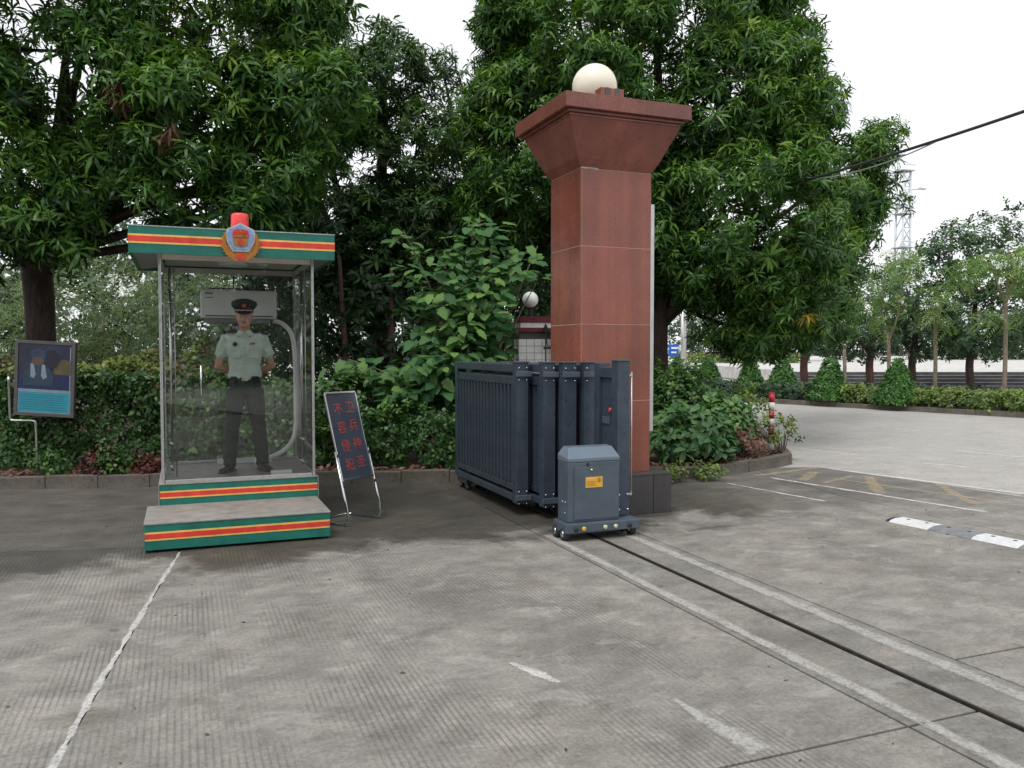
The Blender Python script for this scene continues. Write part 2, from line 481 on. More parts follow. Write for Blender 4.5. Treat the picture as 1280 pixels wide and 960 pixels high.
M['maroon'] = simple("maroon_tile", (0.16, 0.02, 0.03), 0.3, 0, 0.15, 4)
M['mortar'] = simple("dark_mortar", (0.09, 0.09, 0.085), 0.9)
M['iron'] = simple("black_iron", (0.020, 0.018, 0.022), 0.5, 0.3)
M['glass'] = glass_mat("booth_glass")
M['board'] = simple("dark_acrylic_board", (0.042, 0.056, 0.078), 0.12, 0, 0.2, 3, 0.0, 0.0)
M['faded_red'] = simple("faded_red_letters", (0.30, 0.050, 0.045), 0.4, 0, 0.45, 16)
M['warn'] = simple("warning_yellow", (0.75, 0.42, 0.05), 0.4, 0, 0.1, 8)
M['warn_dark'] = simple("warning_print", (0.20, 0.05, 0.02), 0.5, 0, 0.1, 8)
M['shirt'] = simple("pale_green_cloth", (0.47, 0.57, 0.49), 0.85, 0, 0.10, 14, 0.3)
M['trousers'] = simple("dark_green_cloth", (0.007, 0.018, 0.016), 0.85, 0, 0.2, 14, 0.1)
M['capcloth'] = simple("dark_cap_cloth", (0.018, 0.022, 0.020), 0.8, 0, 0.2, 20)
M['leather'] = simple("black_leather", (0.014, 0.013, 0.015), 0.3, 0, 0.2, 20)
M['skin'] = simple("skin", (0.47, 0.265, 0.180), 0.5, 0, 0.12, 10)
M['hair'] = simple("black_hair", (0.012, 0.010, 0.010), 0.5)
M['eye'] = simple("eye", (0.03, 0.02, 0.018), 0.2)
M['eye_white'] = simple("eye_white", (0.62, 0.58, 0.54), 0.3)
M['lip'] = simple("lips", (0.30, 0.115, 0.09), 0.5)
M['buckle'] = simple("belt_buckle", (0.58, 0.57, 0.40), 0.3, 0.4)
M['bump_white'] = simple("white_rubber_paint", (0.60, 0.61, 0.62), 0.6, 0, 0.14, 14, 0.2)
M['bump_dark'] = simple("dusty_black_rubber", (0.19, 0.195, 0.21), 0.75, 0, 0.25, 14, 0.3)
M['bollard_red'] = simple("bollard_red_paint", (0.42, 0.02, 0.03), 0.45, 0, 0.2, 20)
M['bollard_white'] = simple("bollard_white_paint", (0.60, 0.58, 0.55), 0.5, 0, 0.15, 20)
M['poster_sky'] = simple("poster_blue_print", (0.016, 0.022, 0.048), 0.3, 0, 0.5, 5)
M['poster_blue'] = simple("poster_deep_blue", (0.008, 0.020, 0.075), 0.3, 0, 0.3, 5)
M['poster_coat'] = simple("poster_coat_print", (0.020, 0.042, 0.078), 0.3, 0, 0.4, 14)
M['poster_dark'] = simple("poster_dark_print", (0.010, 0.012, 0.022), 0.3)
M['poster_face'] = simple("poster_face_print", (0.085, 0.060, 0.050), 0.3, 0, 0.2, 20)
M['poster_gold'] = simple("poster_gold_print", (0.085, 0.070, 0.030), 0.3, 0, 0.4, 10)
M['poster_white'] = simple("poster_white_print", (0.20, 0.24, 0.30), 0.3, 0, 0.2, 10)
M['poster_cyan'] = simple("poster_cyan_print", (0.02, 0.24, 0.32), 0.3, 0, 0.15, 5)
M['poster_text'] = simple("poster_text_print", (0.015, 0.10, 0.15), 0.4)
M['frame_grey'] = simple("sign_frame_metal", (0.11, 0.105, 0.10), 0.45, 0.5, 0.2, 8)
M['cable'] = simple("black_cable", (0.045, 0.045, 0.055), 0.5)
M['cable_pale'] = simple("grey_cable", (0.32, 0.33, 0.35), 0.5)
M['pylon'] = simple("galvanised_lattice", (0.58, 0.62, 0.66), 0.6, 0.2)
M['blue_sign'] = simple("blue_road_sign", (0.015, 0.12, 0.52), 0.4)
M['bark'] = bark("mango_bark", (0.020, 0.013, 0.011), (0.075, 0.050, 0.042))
M['bark_pale'] = bark("pale_bark", (0.16, 0.12, 0.09), (0.34, 0.28, 0.22))
M['bark_red'] = bark("reddish_bark", (0.05, 0.025, 0.02), (0.15, 0.08, 0.065))
M['twig'] = bark("hedge_twig", (0.09, 0.065, 0.05), (0.22, 0.17, 0.13))
M['mango'] = leaf_mat("mango_leaf", [(0, (0.016, 0.050, 0.013)), (0.36, (0.050, 0.132, 0.024)), (0.66, (0.108, 0.228, 0.036)), (1, (0.26, 0.37, 0.055))], 0.42, 0.28, 0.34)
M['mango_dark'] = leaf_mat("dark_tree_leaf", [(0, (0.012, 0.036, 0.013)), (0.55, (0.044, 0.108, 0.028)), (1, (0.12, 0.22, 0.045))], 0.42, 0.24, 0.34)
M['dry_leaf'] = leaf_mat("dry_leaf", [(0, (0.09, 0.040, 0.028)), (1, (0.20, 0.11, 0.06))], 0.7, 0.15)
M['yellow_leaf'] = leaf_mat("yellow_leaf", [(0, (0.35, 0.20, 0.02)), (1, (0.52, 0.36, 0.04))], 0.5, 0.3)
M['broad'] = leaf_mat("broad_leaf", [(0, (0.026, 0.085, 0.034)), (0.5, (0.066, 0.170, 0.056)), (1, (0.20, 0.33, 0.075))], 0.6, 0.3, 0.3)
M['hedge'] = leaf_mat("hedge_leaf", [(0, (0.020, 0.058, 0.018)), (0.6, (0.055, 0.138, 0.032)), (1, (0.14, 0.25, 0.045))])
M['hedge_top'] = leaf_mat("hedge_top_leaf", [(0, (0.10, 0.05, 0.032)), (0.4, (0.10, 0.135, 0.030)), (1, (0.20, 0.27, 0.048))])
M['yellow_hedge'] = leaf_mat("yellow_green_leaf", [(0, (0.06, 0.115, 0.03)), (0.6, (0.14, 0.215, 0.045)), (1, (0.25, 0.31, 0.06))])
M['willow'] = leaf_mat("pale_willow_leaf", [(0, (0.085, 0.135, 0.065)), (0.6, (0.16, 0.24, 0.105)), (1, (0.27, 0.34, 0.15))], 0.5, 0.35)
M['bedleaf'] = leaf_mat("bed_leaf", [(0, (0.035, 0.10, 0.04)), (0.6, (0.08, 0.18, 0.06)), (1, (0.17, 0.28, 0.07))], 0.45, 0.25)
M['topiary'] = leaf_mat("topiary_leaf", [(0, (0.024, 0.085, 0.016)), (0.6, (0.062, 0.180, 0.030)), (1, (0.15, 0.31, 0.05))])
M['far_tree'] = leaf_mat("far_tree_leaf", [(0, (0.022, 0.050, 0.032)), (0.6, (0.048, 0.092, 0.050)), (1, (0.10, 0.155, 0.07))], 0.6, 0.2)
M['shade'] = leaf_mat("shade_tree_leaf", [(0, (0.030, 0.062, 0.034)), (0.6, (0.066, 0.125, 0.058)), (1, (0.13, 0.21, 0.085))], 0.5, 0.2, 0.3)  # greens lightened in place of haze over these distant trees
M['feather'] = leaf_mat("feathery_leaf", [(0, (0.095, 0.18, 0.05)), (0.6, (0.18, 0.29, 0.08)), (1, (0.30, 0.40, 0.10))], 0.5, 0.35)
M['red_leaf'] = leaf_mat("red_leaf", [(0, (0.05, 0.014, 0.014)), (1, (0.15, 0.040, 0.030))], 0.6, 0.2)
M['litter'] = leaf_mat("leaf_litter", [(0, (0.07, 0.035, 0.028)), (0.6, (0.15, 0.075, 0.055)), (1, (0.26, 0.16, 0.11))], 0.8, 0.1)
# ================================================================== SETTING
def sheet(name, poly, z, mat, parent=None, kind="structure", thick=0.0):
    mb = MB()
    if thick: mb.prism(poly, z - thick, z)
    else: mb.add([(p[0], p[1], z) for p in poly], [tuple(range(len(poly)))])
    o = mb.build(name, mat, parent)
    if kind and parent is None: o["kind"] = kind
    return o

sheet("ground", [(-1200, -1200), (1200, -1200), (1200, 1200), (-1200, 1200)], -0.06, M['soil'])
road = sheet("road", [(-60, 9.0), (4.0, 9.0), (4.0, -40), (260, -40), (260, 62), (-60, 62)], -0.012, M['road'])

yard = empty("yard", (0, 0, 0), TH, kind="structure")
G = 0.008
def uw(v): return -0.07 + (v - 7.37) * 0.125
def edge(u): return 7.80 - 0.23 * (u + 0.333)
def slab(poly, mat, name="concrete_slab", top=0.0):
    """a cast slab; its outline is pulled in by the joint and its arrises are rounded"""
    c = Vector((sum(p[0] for p in poly) / len(poly), sum(p[1] for p in poly) / len(poly)))
    n = len(poly); q = []
    for i in range(n):
        a, b, d = Vector(poly[i - 1]), Vector(poly[i]), Vector(poly[(i + 1) % n])
        e1 = (b - a).normalized(); e2 = (d - b).normalized()
        n1 = Vector((-e1.y, e1.x)); n2 = Vector((-e2.y, e2.x))
        m = (n1 + n2); m = m / max(0.3, m.dot(n1))
        q.append(tuple(b + m * G))
    return MB().prism(q, top - 0.045, top).build(name, mat, yard, bevel=0.004)
FAR, NEAR, J = 13.0, -6.0, 2.78
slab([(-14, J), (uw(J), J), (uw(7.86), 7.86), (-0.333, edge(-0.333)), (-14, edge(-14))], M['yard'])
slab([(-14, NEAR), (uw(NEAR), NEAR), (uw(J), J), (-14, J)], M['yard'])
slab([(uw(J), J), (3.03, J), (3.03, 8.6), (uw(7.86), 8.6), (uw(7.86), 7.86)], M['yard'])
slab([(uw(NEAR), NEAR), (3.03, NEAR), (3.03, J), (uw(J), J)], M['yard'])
slab([(-14, edge(-14)), (-0.333, edge(-0.333)), (uw(7.86), 7.86), (uw(7.86), FAR + 1), (-14, 17)], M['dark_rear'])
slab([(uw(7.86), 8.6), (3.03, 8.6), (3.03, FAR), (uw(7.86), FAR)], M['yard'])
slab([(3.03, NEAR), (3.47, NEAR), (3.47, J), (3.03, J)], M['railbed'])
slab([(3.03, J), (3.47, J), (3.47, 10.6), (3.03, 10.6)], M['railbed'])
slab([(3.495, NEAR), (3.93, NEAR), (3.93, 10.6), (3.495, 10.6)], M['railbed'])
slab([(3.93, NEAR), (7.15, NEAR), (7.15, 3.3), (3.93, 3.3)], M['yard'])
slab([(3.93, 3.3), (7.15, 3.3), (7.15, 7.6), (3.93, 7.6)], M['yard'])
slab([(3.93, 7.6), (7.15, 7.6), (7.6, 9.9), (3.93, 9.9)], M['yard'])
slab([(7.15, NEAR), (10.4, NEAR), (9.25, 5.6), (8.9, 7.9), (8.6, 9.6), (7.6, 9.9), (7.15, 7.6)], M['yard'])

def strip(pts, w, z, mat, name, parent, ragged=0.25, step=0.06, seed=1):
    """thin worn band along a polyline with uneven edges, lying as a sheet on the slab below"""
    r = random.Random(seed)
    P = [Vector((p[0], p[1])) for p in pts]
    out = []
    for a, b in zip(P, P[1:]):
        n = max(1, int((b - a).length / step))
        for i in range(n): out.append(a.lerp(b, i / n))
    out.append(P[-1])
    v, f = [], []
    ph = [r.uniform(0, 6) for _ in range(4)]
    for i, p in enumerate(out):
        t = (out[min(i + 1, len(out) - 1)] - out[max(i - 1, 0)]).normalized()
        nn = Vector((-t.y, t.x)); ww = w if not callable(w) else w(i / max(1, len(out) - 1))
        e1 = ww / 2 * (1 + ragged * (0.5 * math.sin(i * 0.31 + ph[0]) + 0.4 * math.sin(i * 1.3 + ph[1]) + r.uniform(-.5, .5)))
        e2 = ww / 2 * (1 + ragged * (0.5 * math.sin(i * 0.27 + ph[2]) + 0.4 * math.sin(i * 1.1 + ph[3]) + r.uniform(-.5, .5)))
        v += [(*(p + nn * e1 * 1.35), z), (*(p + nn * e1 * .6), z), (*(p - nn * e2 * .6), z), (*(p - nn * e2 * 1.35), z)]
        if i:
            for k in range(3): f.append((4 * i - 4 + k, 4 * i - 3 + k, 4 * i + 1 + k, 4 * i + k))
    o = MB().add(v, f).build(name, mat, parent)
    at = o.data.attributes.new("cov", 'FLOAT', 'POINT')
    at.data.foreach_set("value", [0.0 if k % 4 in (0, 3) else (0.5 if k // 4 in (0, len(v) // 4 - 1) else 1.0) for k in range(len(v))])
    return o

# cement strips either side of the gate rail, and the white cement run over the left joint
strip([(3.10, -5), (3.125, 3.0), (3.095, 6.95)], 0.085, 0.004, M['grout'], "cement_strip", yard, 0.22, seed=3)
strip([(3.83, -5), (3.80, 3.0), (3.78, 7.1)], 0.105, 0.004, M['grout'], "cement_strip", yard, 0.22, seed=4)
strip([(uw(7.5) + .01, 7.5), (-0.10, 7.06), (-0.19, 6.45), (-0.27, 5.78), (-0.36, 5.1), (-0.41, 4.75), (-0.47, 4.2), (-0.52, 3.78), (-0.66, 3.2), (-0.8, 2.4), (-1.2, -1)],
      lambda t: 0.028 + 0.022 * t, 0.004, M['white_grout'], "white_cement_line", yard, 0.6, 0.05, seed=5)
strip([(1.63, 4.16), (1.70, 3.98), (1.77, 3.80)], lambda t: 0.02 + 0.05 * math.sin(3.1 * t), 0.004, M['white_grout'], "paint_scuff", yard, 0.3, 0.02, seed=6)
strip([(2.20, 3.42), (2.22, 3.1), (2.26, 2.82)], lambda t: 0.03 + 0.12 * t, 0.004, M['grout'], "paint_scuff", yard, 0.3, 0.02, seed=7)

# running rail let into the yard
rail = empty("gate_rail", (0, 0, 0), TH, "rusty steel guide rail set in the concrete, running out from under the sliding gate", "rail")
MB().bx(3.475, 3.491, -5, 10.4, -0.04, 0.012).build("rail_bar", M['rail'], rail, bevel=0.003)
MB().bx(3.466, 3.4745, -5, 10.4, -0.04, -0.012).build("rail_flange", M['rail'], rail)

# painted markings on road and entrance
marks = empty("road_markings", (0, 0, 0), 0, kind="structure")
def mark(a, b, w, mat, name, z=0.004, seed=1, rag=0.25):
    return strip([a, b], w, z, mat, name, marks, rag, 0.08, seed)
Zr = -0.008
mark((5.96, 16.8), (6.48, 16.03), .12, M['white_line'], "lane_dash", Zr, 1)
mark((4.94, 14.57), (5.68, 13.45), .10, M['white_line'], "lane_dash", Zr, 2)
mark((8.25, 18.08), (8.88, 17.21), .12, M['white_line'], "lane_dash", Zr, 3)
mark((7.54, 14.14), (8.6, 12.72), .12, M['white_line'], "lane_dash", Zr, 4)
mark((6.22, 12.58), (6.68, 12.09), .12, M['white_line'], "lane_dash", Zr, 5)
mark((6.57, 20.52), (7.08, 20.06), .12, M['white_line'], "lane_dash", Zr, 6)
mark((9.9, 16.6), (11.0, 15.2), .12, M['white_line'], "lane_dash", Zr, 14)
mark((2.74, 10.60), (3.53, 9.30), .05, M['white_line'], "edge_line", 0.004, 7, .6)
mark((3.29, 11.21), (4.49, 12.06), .13, M['yellow_line'], "yellow_box_line", 0.004, 8)
mark((3.45, 11.05), (5.0, 8.65), .075, M['white_line'], "yellow_box_line", 0.004, 9, .4)
mark((4.56, 11.90), (6.6, 9.05), .075, M['white_line'], "yellow_box_line", 0.004, 10, .5)
mark((3.80, 10.80), (4.21, 11.58), .15, M['yellow_line'], "yellow_box_stroke", 0.0045, 11, .2)
mark((4.80, 11.15), (4.36, 9.78), .15, M['yellow_line'], "yellow_box_stroke", 0.0045, 12, .2)
mark((5.43, 10.6), (5.10, 9.1), .12, M['yellow_line'], "yellow_box_stroke", 0.0045, 13, .2)
mark((4.25, 11.0), (5.55, 9.15), .07, M['yellow_line'], "yellow_box_stroke", 0.0048, 15, .2)
mark((3.95, 10.55), (4.62, 11.2), .07, M['yellow_line'], "yellow_box_stroke", 0.0048, 16, .2)

# planting bed and its kerb
KL = [(-15, 9.32), (-6.26, 10.11), (-0.82, 10.66), (2.15, 10.86), (2.75, 11.1), (3.95, 12.12), (4.20, 12.42), (4.30, 12.85), (4.45, 13.6), (5.8, 21), (7.3, 29.5)]
def resample(pts, d):
    P = [Vector(p) for p in pts]; out = [P[0]]; left = d
    for a, b in zip(P, P[1:]):
        l = (b - a).length; pos = 0
        while l - pos >= left:
            pos += left; out.append(a.lerp(b, pos / l)); left = d
        left -= (l - pos)
    return out
def kerb_run(pts, name, step=0.62, h=0.155, w=0.13, back=+1):
    root = empty(name, (0, 0, 0), 0, kind="structure")
    Q = resample(pts, step); r = random.Random(5)
    for a, b in zip(Q, Q[1:]):
        d = b - a; ang = math.atan2(d.y, d.x); n = Vector((-math.sin(ang), math.cos(ang)))
        c = (a + b) / 2 + n * (w / 2 * back + r.uniform(-.006, .006))
        mb = MB().box((0, 0, 0), (d.length - 0.005, w, h + 0.05))
        o = mb.build("kerb_stone", M['kerb'], root, bevel=0.012, loc=(c.x, c.y, (h - 0.05) / 2 + r.uniform(-.008, .006)), rot=(r.uniform(-.02, .02), r.uniform(-.01, .01), ang))
    return root
kerb_run(KL, "bed_kerb")
inner = [(p[0], p[1] + 0.12) for p in KL[:5]] + [(p[0] - 0.12, p[1] + 0.06) for p in KL[5:]]
sheet("planting_bed", inner + [(7.2, 34), (-15, 34)], 0.12, M['soil'])

# traffic island across the road
KI = [(18.5, 13.9), (12.96, 21.0), (7.3, 28.3), (4.2, 34.5)]
kerb_run([KI[3], KI[2], KI[1], KI[0]], "island_kerb", 1.0, 0.13, 0.14)
n_i = Vector((0.79, 0.615))
sheet("island_bed", [(p[0] + n_i.x * .1, p[1] + n_i.y * .1) for p in KI] + [(KI[3][0] + 3.2, KI[3][1] + 2.5), (KI[0][0] + 3.2, KI[0][1] + 2.5)], 0.09, M['soil'])

# steps and plaza beyond the island
st = empty("stone_steps", (0, 0, 0), 0, kind="structure")
for i in range(6):
    MB().bx(12.0 + i * .12, 70, 33.0 + i * 0.62, 37.6, 0.125 * i - 0.02, 0.125 * (i + 1)).build("stair_step", M['stair'], st, bevel=0.015)
    MB().bx(12.0 + i * .12, 70, 32.985 + i * 0.62, 33.05 + i * 0.62, 0.125 * (i + 1) + 0.001, 0.125 * (i + 1) + 0.022).build("stair_nosing", M['plaza'], st)
sheet("plaza", [(12.8, 36.8), (160, 36.8), (160, 140), (12.8, 140)], 0.752, M['plaza'], thick=0.7)
sheet("far_pavement", [(4, 38), (12.7, 38), (12.7, 120), (-40, 120), (-40, 62.5), (4, 62.5)], 0.02, M['plaza'])
# ================================================================== SENTRY BOOTH
booth = empty("sentry_booth", L(0.5, 8.4), TH, "glass sentry booth with green, yellow and red striped roof and platform, on a step", "sentry booth")
# local frame: x along the front, y away (y = 0 is the front of the upper platform), z up; local x = u - 0.5
def stripes(parent, x0, x1, y, z0, z1, ny=-1, axis='y'):
    """red band between two yellow lines, thin plates proud of the green face"""
    h = z1 - z0
    bands = [(0.36, 0.43, 'yellow'), (0.43, 0.64, 'red'), (0.64, 0.71, 'yellow')]
    for a, b, m in bands:
        t = 0.004 if m == 'red' else 0.003
        mb = MB()
        if axis == 'y': mb.bx(x0, x1, min(y, y + ny * t), max(y, y + ny * t), z0 + a * h, z0 + b * h)
        else: mb.bx(min(y, y + ny * t), max(y, y + ny * t), x0, x1, z0 + a * h, z0 + b * h)
        mb.build(m + "_stripe", M[m], parent)
# lower step
stp = MB().bx(-.82, .72, -.86, 0.0, 0.022, .238).build("step", M['green'], booth, bevel=0.006)
stripes(stp, -.815, .715, -.86, .03, .235)
MB().bx(-.824, .724, -.866, -0.002, .238, .250).build("step_tread", M['tread'], stp, bevel=0.003)
for x in (-.78, .68):
    MB().bx(x - .03, x + .03, -.82, -.76, 0, .022).build("foot_pad", M['rubber'], stp)
# upper platform
plat = MB().bx(-.72, .74, 0.0, 1.46, 0.02, .440).build("platform", M['green'], booth, bevel=0.006)
stripes(plat, -.715, .735, 0.0, .238, .44)
stripes(plat, .01, 1.45, -.72, .238, .44, -1, 'x')
stripes(plat, .01, 1.45, .74, .238, .44, 1, 'x')
MB().bx(-.725, .745, -.006, 1.465, .440, .452).build("platform_floor", M['tread'], plat, bevel=0.003)
for x in (-.726, .7405):
    MB().bx(x, x + .0055, -.008, .03, .23, .44).build("edge_trim", M['alu'], plat)
# frame posts
PX0, PX1, PY0, PY1, PZ0, PZ1 = -.685, .705, .02, 1.40, .452, 2.60
for x in (PX0, PX1):
    for y in (PY0, PY1):
        MB().bx(x - .013, x + .013, y - .013, y + .013, PZ0, PZ1).build("corner_post", M['alu'], booth, bevel=0.004)
for y in (PY0, PY1):
    MB().bx(PX0 + .019, PX1 - .019, y - .014, y + .014, PZ0, PZ0 + .03).build("sill_rail", M['alu'], booth, bevel=0.003)
    MB().bx(PX0 + .019, PX1 - .019, y - .02, y + .02, 2.545, PZ1).build("head_rail", M['ceiling'], booth, bevel=0.003)
for x in (PX0, PX1):
    MB().bx(x - .014, x + .014, PY0 + .019, PY1 - .019, PZ0, PZ0 + .03).build("sill_rail", M['alu'], booth, bevel=0.003)
    MB().bx(x - .02, x + .02, PY0 + .021, PY1 - .021, 2.545, PZ1).build("head_rail", M['ceiling'], booth, bevel=0.003)
# panes: front (two fixed sides and the door), sides, back
gz0, gz1 = PZ0 + .031, 2.544
def pane(x0, x1, y0, y1, name="glass_pane"):
    return MB().bx(x0, x1, y0, y1, gz0, gz1).build(name, M['glass'], booth)
pane(PX0 + .02, -.565, PY0 - .005, PY0 + .005)
pane(.575, PX1 - .02, PY0 - .005, PY0 + .005)
door = pane(-.560, .570, PY0 - .005, PY0 + .005, "glass_door")
pane(PX0 - .005, PX0 + .005, PY0 + .02, PY1 - .02)
pane(PX1 - .005, PX1 + .005, PY0 + .02, PY1 - .02)
pane(PX0 + .02, PX1 - .02, PY1 - .005, PY1 + .005)
# long steel tubes with stand-off knobs beside the door
for x in (-.60, .605):
    t = MB().tube([(x, .085, .56), (x, .085, 2.49)], .013, 10).build("steel_tube", M['chrome'], booth)
    for z in (.60, .82, 2.15):
        MB().tube([(x, .03, z), (x, .083, z)], .009, 8).ball((x, .085, z), .022, 10, 8).build("tube_knob", M['chrome'], t)
    MB().tube([(x + .035, .085, .50), (x + .035, .085, 2.49)], .006, 6).build("thin_rod", M['alu'], booth)
MB().tube([(-.34, -.035, 1.28), (-.34, -.035, 1.56)], .010, 8).tube([(-.34, -.035, 1.32), (-.34, .014, 1.32)], .007, 6).tube([(-.34, -.035, 1.52), (-.34, .014, 1.52)], .007, 6).build("door_handle", M['chrome'], door)
# roof: soffit, fascia with stripes, top
RX0, RX1, RY0, RY1, RZ0, RZ1 = -.935, .89, -.20, 1.62, 2.575, 2.815
roof = MB().bx(RX0, RX1, RY0, RY0 + .03, RZ0, RZ1).bx(RX0, RX1, RY1 - .03, RY1, RZ0, RZ1).bx(RX0, RX0 + .03, RY0 + .0305, RY1 - .0305, RZ0, RZ1).bx(RX1 - .03, RX1, RY0 + .0305, RY1 - .0305, RZ0, RZ1).build("roof_fascia", M['green'], booth)
stripes(roof, RX0 + .001, RX1 - .001, RY0, RZ0, RZ1)
stripes(roof, RY0 + .001, RY1 - .001, RX0, RZ0, RZ1, -1, 'x')
stripes(roof, RY0 + .001, RY1 - .001, RX1, RZ0, RZ1, 1, 'x')
MB().bx(RX0 + .031, RX1 - .031, RY0 + .031, RY1 - .031, RZ1 - .05, RZ1 - .01).build("roof_deck", M['alu'], booth)
MB().bx(RX0 - .004, RX1 + .004, RY0 - .004, RY0 + .034, RZ1 + .001, RZ1 + .010).build("roof_trim", M['alu'], booth)
MB().bx(PX0 + .03, PX1 - .03, PY0 + .03, PY1 - .03, 2.615, 2.635).build("ceiling_panel", M['ceiling'], booth)
MB().add([(RX0 + .032, RY0 + .032, RZ0 + .008), (RX1 - .032, RY0 + .032, RZ0 + .008), (PX1 + .02, PY0 - .02, 2.602), (PX0 - .02, PY0 - .02, 2.602)], [(0, 1, 2, 3)]).build("soffit", M['ceiling'], booth)
MB().add([(RX0 + .032, RY0 + .032, RZ0 + .008), (PX0 - .02, PY0 - .02, 2.602), (PX0 - .02, PY1 + .02, 2.602), (RX0 + .032, RY1 - .032, RZ0 + .008)], [(0, 1, 2, 3)]).build("soffit", M['grey_plastic'], booth)
MB().add([(RX1 - .032, RY0 + .032, RZ0 + .008), (RX1 - .032, RY1 - .032, RZ0 + .008), (PX1 + .02, PY1 + .02, 2.602), (PX1 + .02, PY0 - .02, 2.602)], [(0, 1, 2, 3)]).build("soffit", M['grey_plastic'], booth)
MB().lathe([(.14, 2.575), (.145, 2.60), (.13, 2.6145)], (0.0, .72, 0), 24).build("ceiling_lamp", M['white_plastic'], booth)
# emblem on the fascia
EX, EY, EZ = .02, RY0 - .004, 2.715
def ell(rx, rz, n=28, a0=0, a1=360):
    return [(EX + rx * math.sin(rad(a0 + (a1 - a0) * i / n)), EZ + rz * math.cos(rad(a0 + (a1 - a0) * i / n))) for i in range(n)]
emb = MB().prism_y([(x, z - .02) for x, z in ell(.150, .150)], EY - .016, EY).build("emblem", M['gold'], booth, bevel=0.004)
for k in range(10):                                   # wheat ears round the lower rim
    for s in (-1, 1):
        a = rad(66 + k * 11.5)
        x, z = EX + s * .150 * math.sin(a), EZ - .02 + .150 * math.cos(a)
        MB().box((0, 0, 0), (.062, .016, .026)).build("wheat_ear", M['gold'], emb, bevel=0.004, loc=(x, EY - .019, z), rot=(0, s * (a + 0.5), 0))
shield = [(0, .170), (.055, .142), (.118, .112), (.136, .062), (.120, -.015), (.072, -.098), (-.072, -.098), (-.120, -.015), (-.136, .062), (-.118, .112), (-.055, .142)]
MB().prism_y([(EX + x, EZ + z) for x, z in shield], EY - .026, EY - .0162).build("shield_rim", M['silver'], emb, bevel=0.003)
MB().prism_y([(EX + x * .86, EZ + .006 + z * .86) for x, z in shield], EY - .032, EY - .0262).build("shield", M['emblem_blue'], emb, bevel=0.002)
MB().prism_y([(EX - .068, EZ + .028), (EX - .074, EZ + .060), (EX - .066, EZ + .098), (EX - .03, EZ + .112), (EX + .03, EZ + .112), (EX + .066, EZ + .098), (EX + .074, EZ + .060), (EX + .068, EZ + .028)], EY - .038, EY - .0322).build("red_field", M['emblem_red'], emb, bevel=0.003)
MB().prism_y([(EX - .066, EZ + .026), (EX - .060, EZ - .035), (EX, EZ - .055), (EX + .060, EZ - .035), (EX + .066, EZ + .026)], EY - .038, EY - .0322).build("gold_field", M['gold'], emb, bevel=0.003)
MB().bx(EX - .05, EX + .05, EY - .043, EY - .0382, EZ + .034, EZ + .044).build("gate_relief", M['gold'], emb)
MB().bx(EX - .036, EX + .036, EY - .043, EY - .0382, EZ + .046, EZ + .056).build("gate_roof", M['gold'], emb)
MB().prism_y([(EX + .026 * math.sin(i * .5236), EZ - .010 + .026 * math.cos(i * .5236)) for i in range(12)], EY - .043, EY - .0382).build("gear_ring", M['emblem_red'], emb)
MB().prism_y([(EX - .05, EZ - .150), (EX, EZ - .185), (EX + .05, EZ - .150), (EX + .03, EZ - .115), (EX - .03, EZ - .115)], EY - .030, EY - .0262).build("ribbon_knot", M['emblem_red'], emb, bevel=.003)
def star(cx, cz, r, y0, y1):
    return MB().prism_y([(cx + (r if i % 2 == 0 else r * .42) * math.sin(math.pi * i / 5), cz + (r if i % 2 == 0 else r * .42) * math.cos(math.pi * i / 5)) for i in range(10)], y0, y1)
star(EX, EZ + .088, .019, EY - .043, EY - .0382).build("star", M['gold'], emb)
for dx, dz in ((-.046, .080), (-.028, .070), (.028, .070), (.046, .080)):
    star(EX + dx, EZ + dz, .010, EY - .043, EY - .0382).build("star", M['gold'], emb)
# beacon on the roof
bc = MB().lathe([(.088, 2.806), (.088, 2.83), (.082, 2.835)], (.03, .02, 0), 24).build("beacon_base", M['rubber'], booth)
MB().lathe([(.082, 2.836), (.083, 2.90), (.082, 2.985), (.074, 3.002), (.045, 3.010)], (.03, .02, 0), 24).build("beacon_lens", M['beacon'], bc)

# things kept inside the booth
B0 = L(0.5, 8.4)
ac = empty("air_conditioner", L(0.585, 8.4, 2.22), TH, "white wall air conditioner hung at the back of the glass booth with a pale hose", "air conditioner")
MB().bx(-.395, .395, 1.16, 1.385, -.17, .135).build("casing", M['white_plastic'], ac, bevel=0.018)
MB().bx(-.37, .37, 1.150, 1.158, -.06, .12).build("front_panel", M['white_plastic'], ac, bevel=0.002)
MB().bx(-.33, .33, 1.17, 1.33, -.225, -.172).build("outlet_flap", M['grey_plastic'], ac, bevel=0.008)
MB().bx(-.35, .35, 1.152, 1.159, -.150, -.140).build("outlet_slot", M['rubber'], ac)
MB().bx(-.35, -.27, 1.146, 1.1495, .085, .105).bx(-.35, -.27, 1.146, 1.1495, .045, .055).build("display", M['grey_plastic'], ac)
def spline(P, n=10):
    P = [Vector(p) for p in P]; P = [P[0]] + P + [P[-1]]; out = []
    for i in range(1, len(P) - 2):
        for k in range(n):
            t = k / n
            out.append(0.5 * ((2 * P[i]) + (P[i + 1] - P[i - 1]) * t + (2 * P[i - 1] - 5 * P[i] + 4 * P[i + 1] - P[i + 2]) * t * t + (3 * P[i] - P[i - 1] - 3 * P[i + 1] + P[i + 2]) * t ** 3))
    out.append(P[-2]); return out
MB().tube(spline([(.36, 1.25, -.19), (.46, 1.24, -.22), (.56, 1.24, -.34), (.595, 1.24, -.60), (.60, 1.24, -1.15), (.59, 1.22, -1.42), (.52, 1.18, -1.58), (.36, 1.10, -1.68), (.14, 1.02, -1.725)]), .026, 10).build("drain_hose", M['white_plastic'], ac)
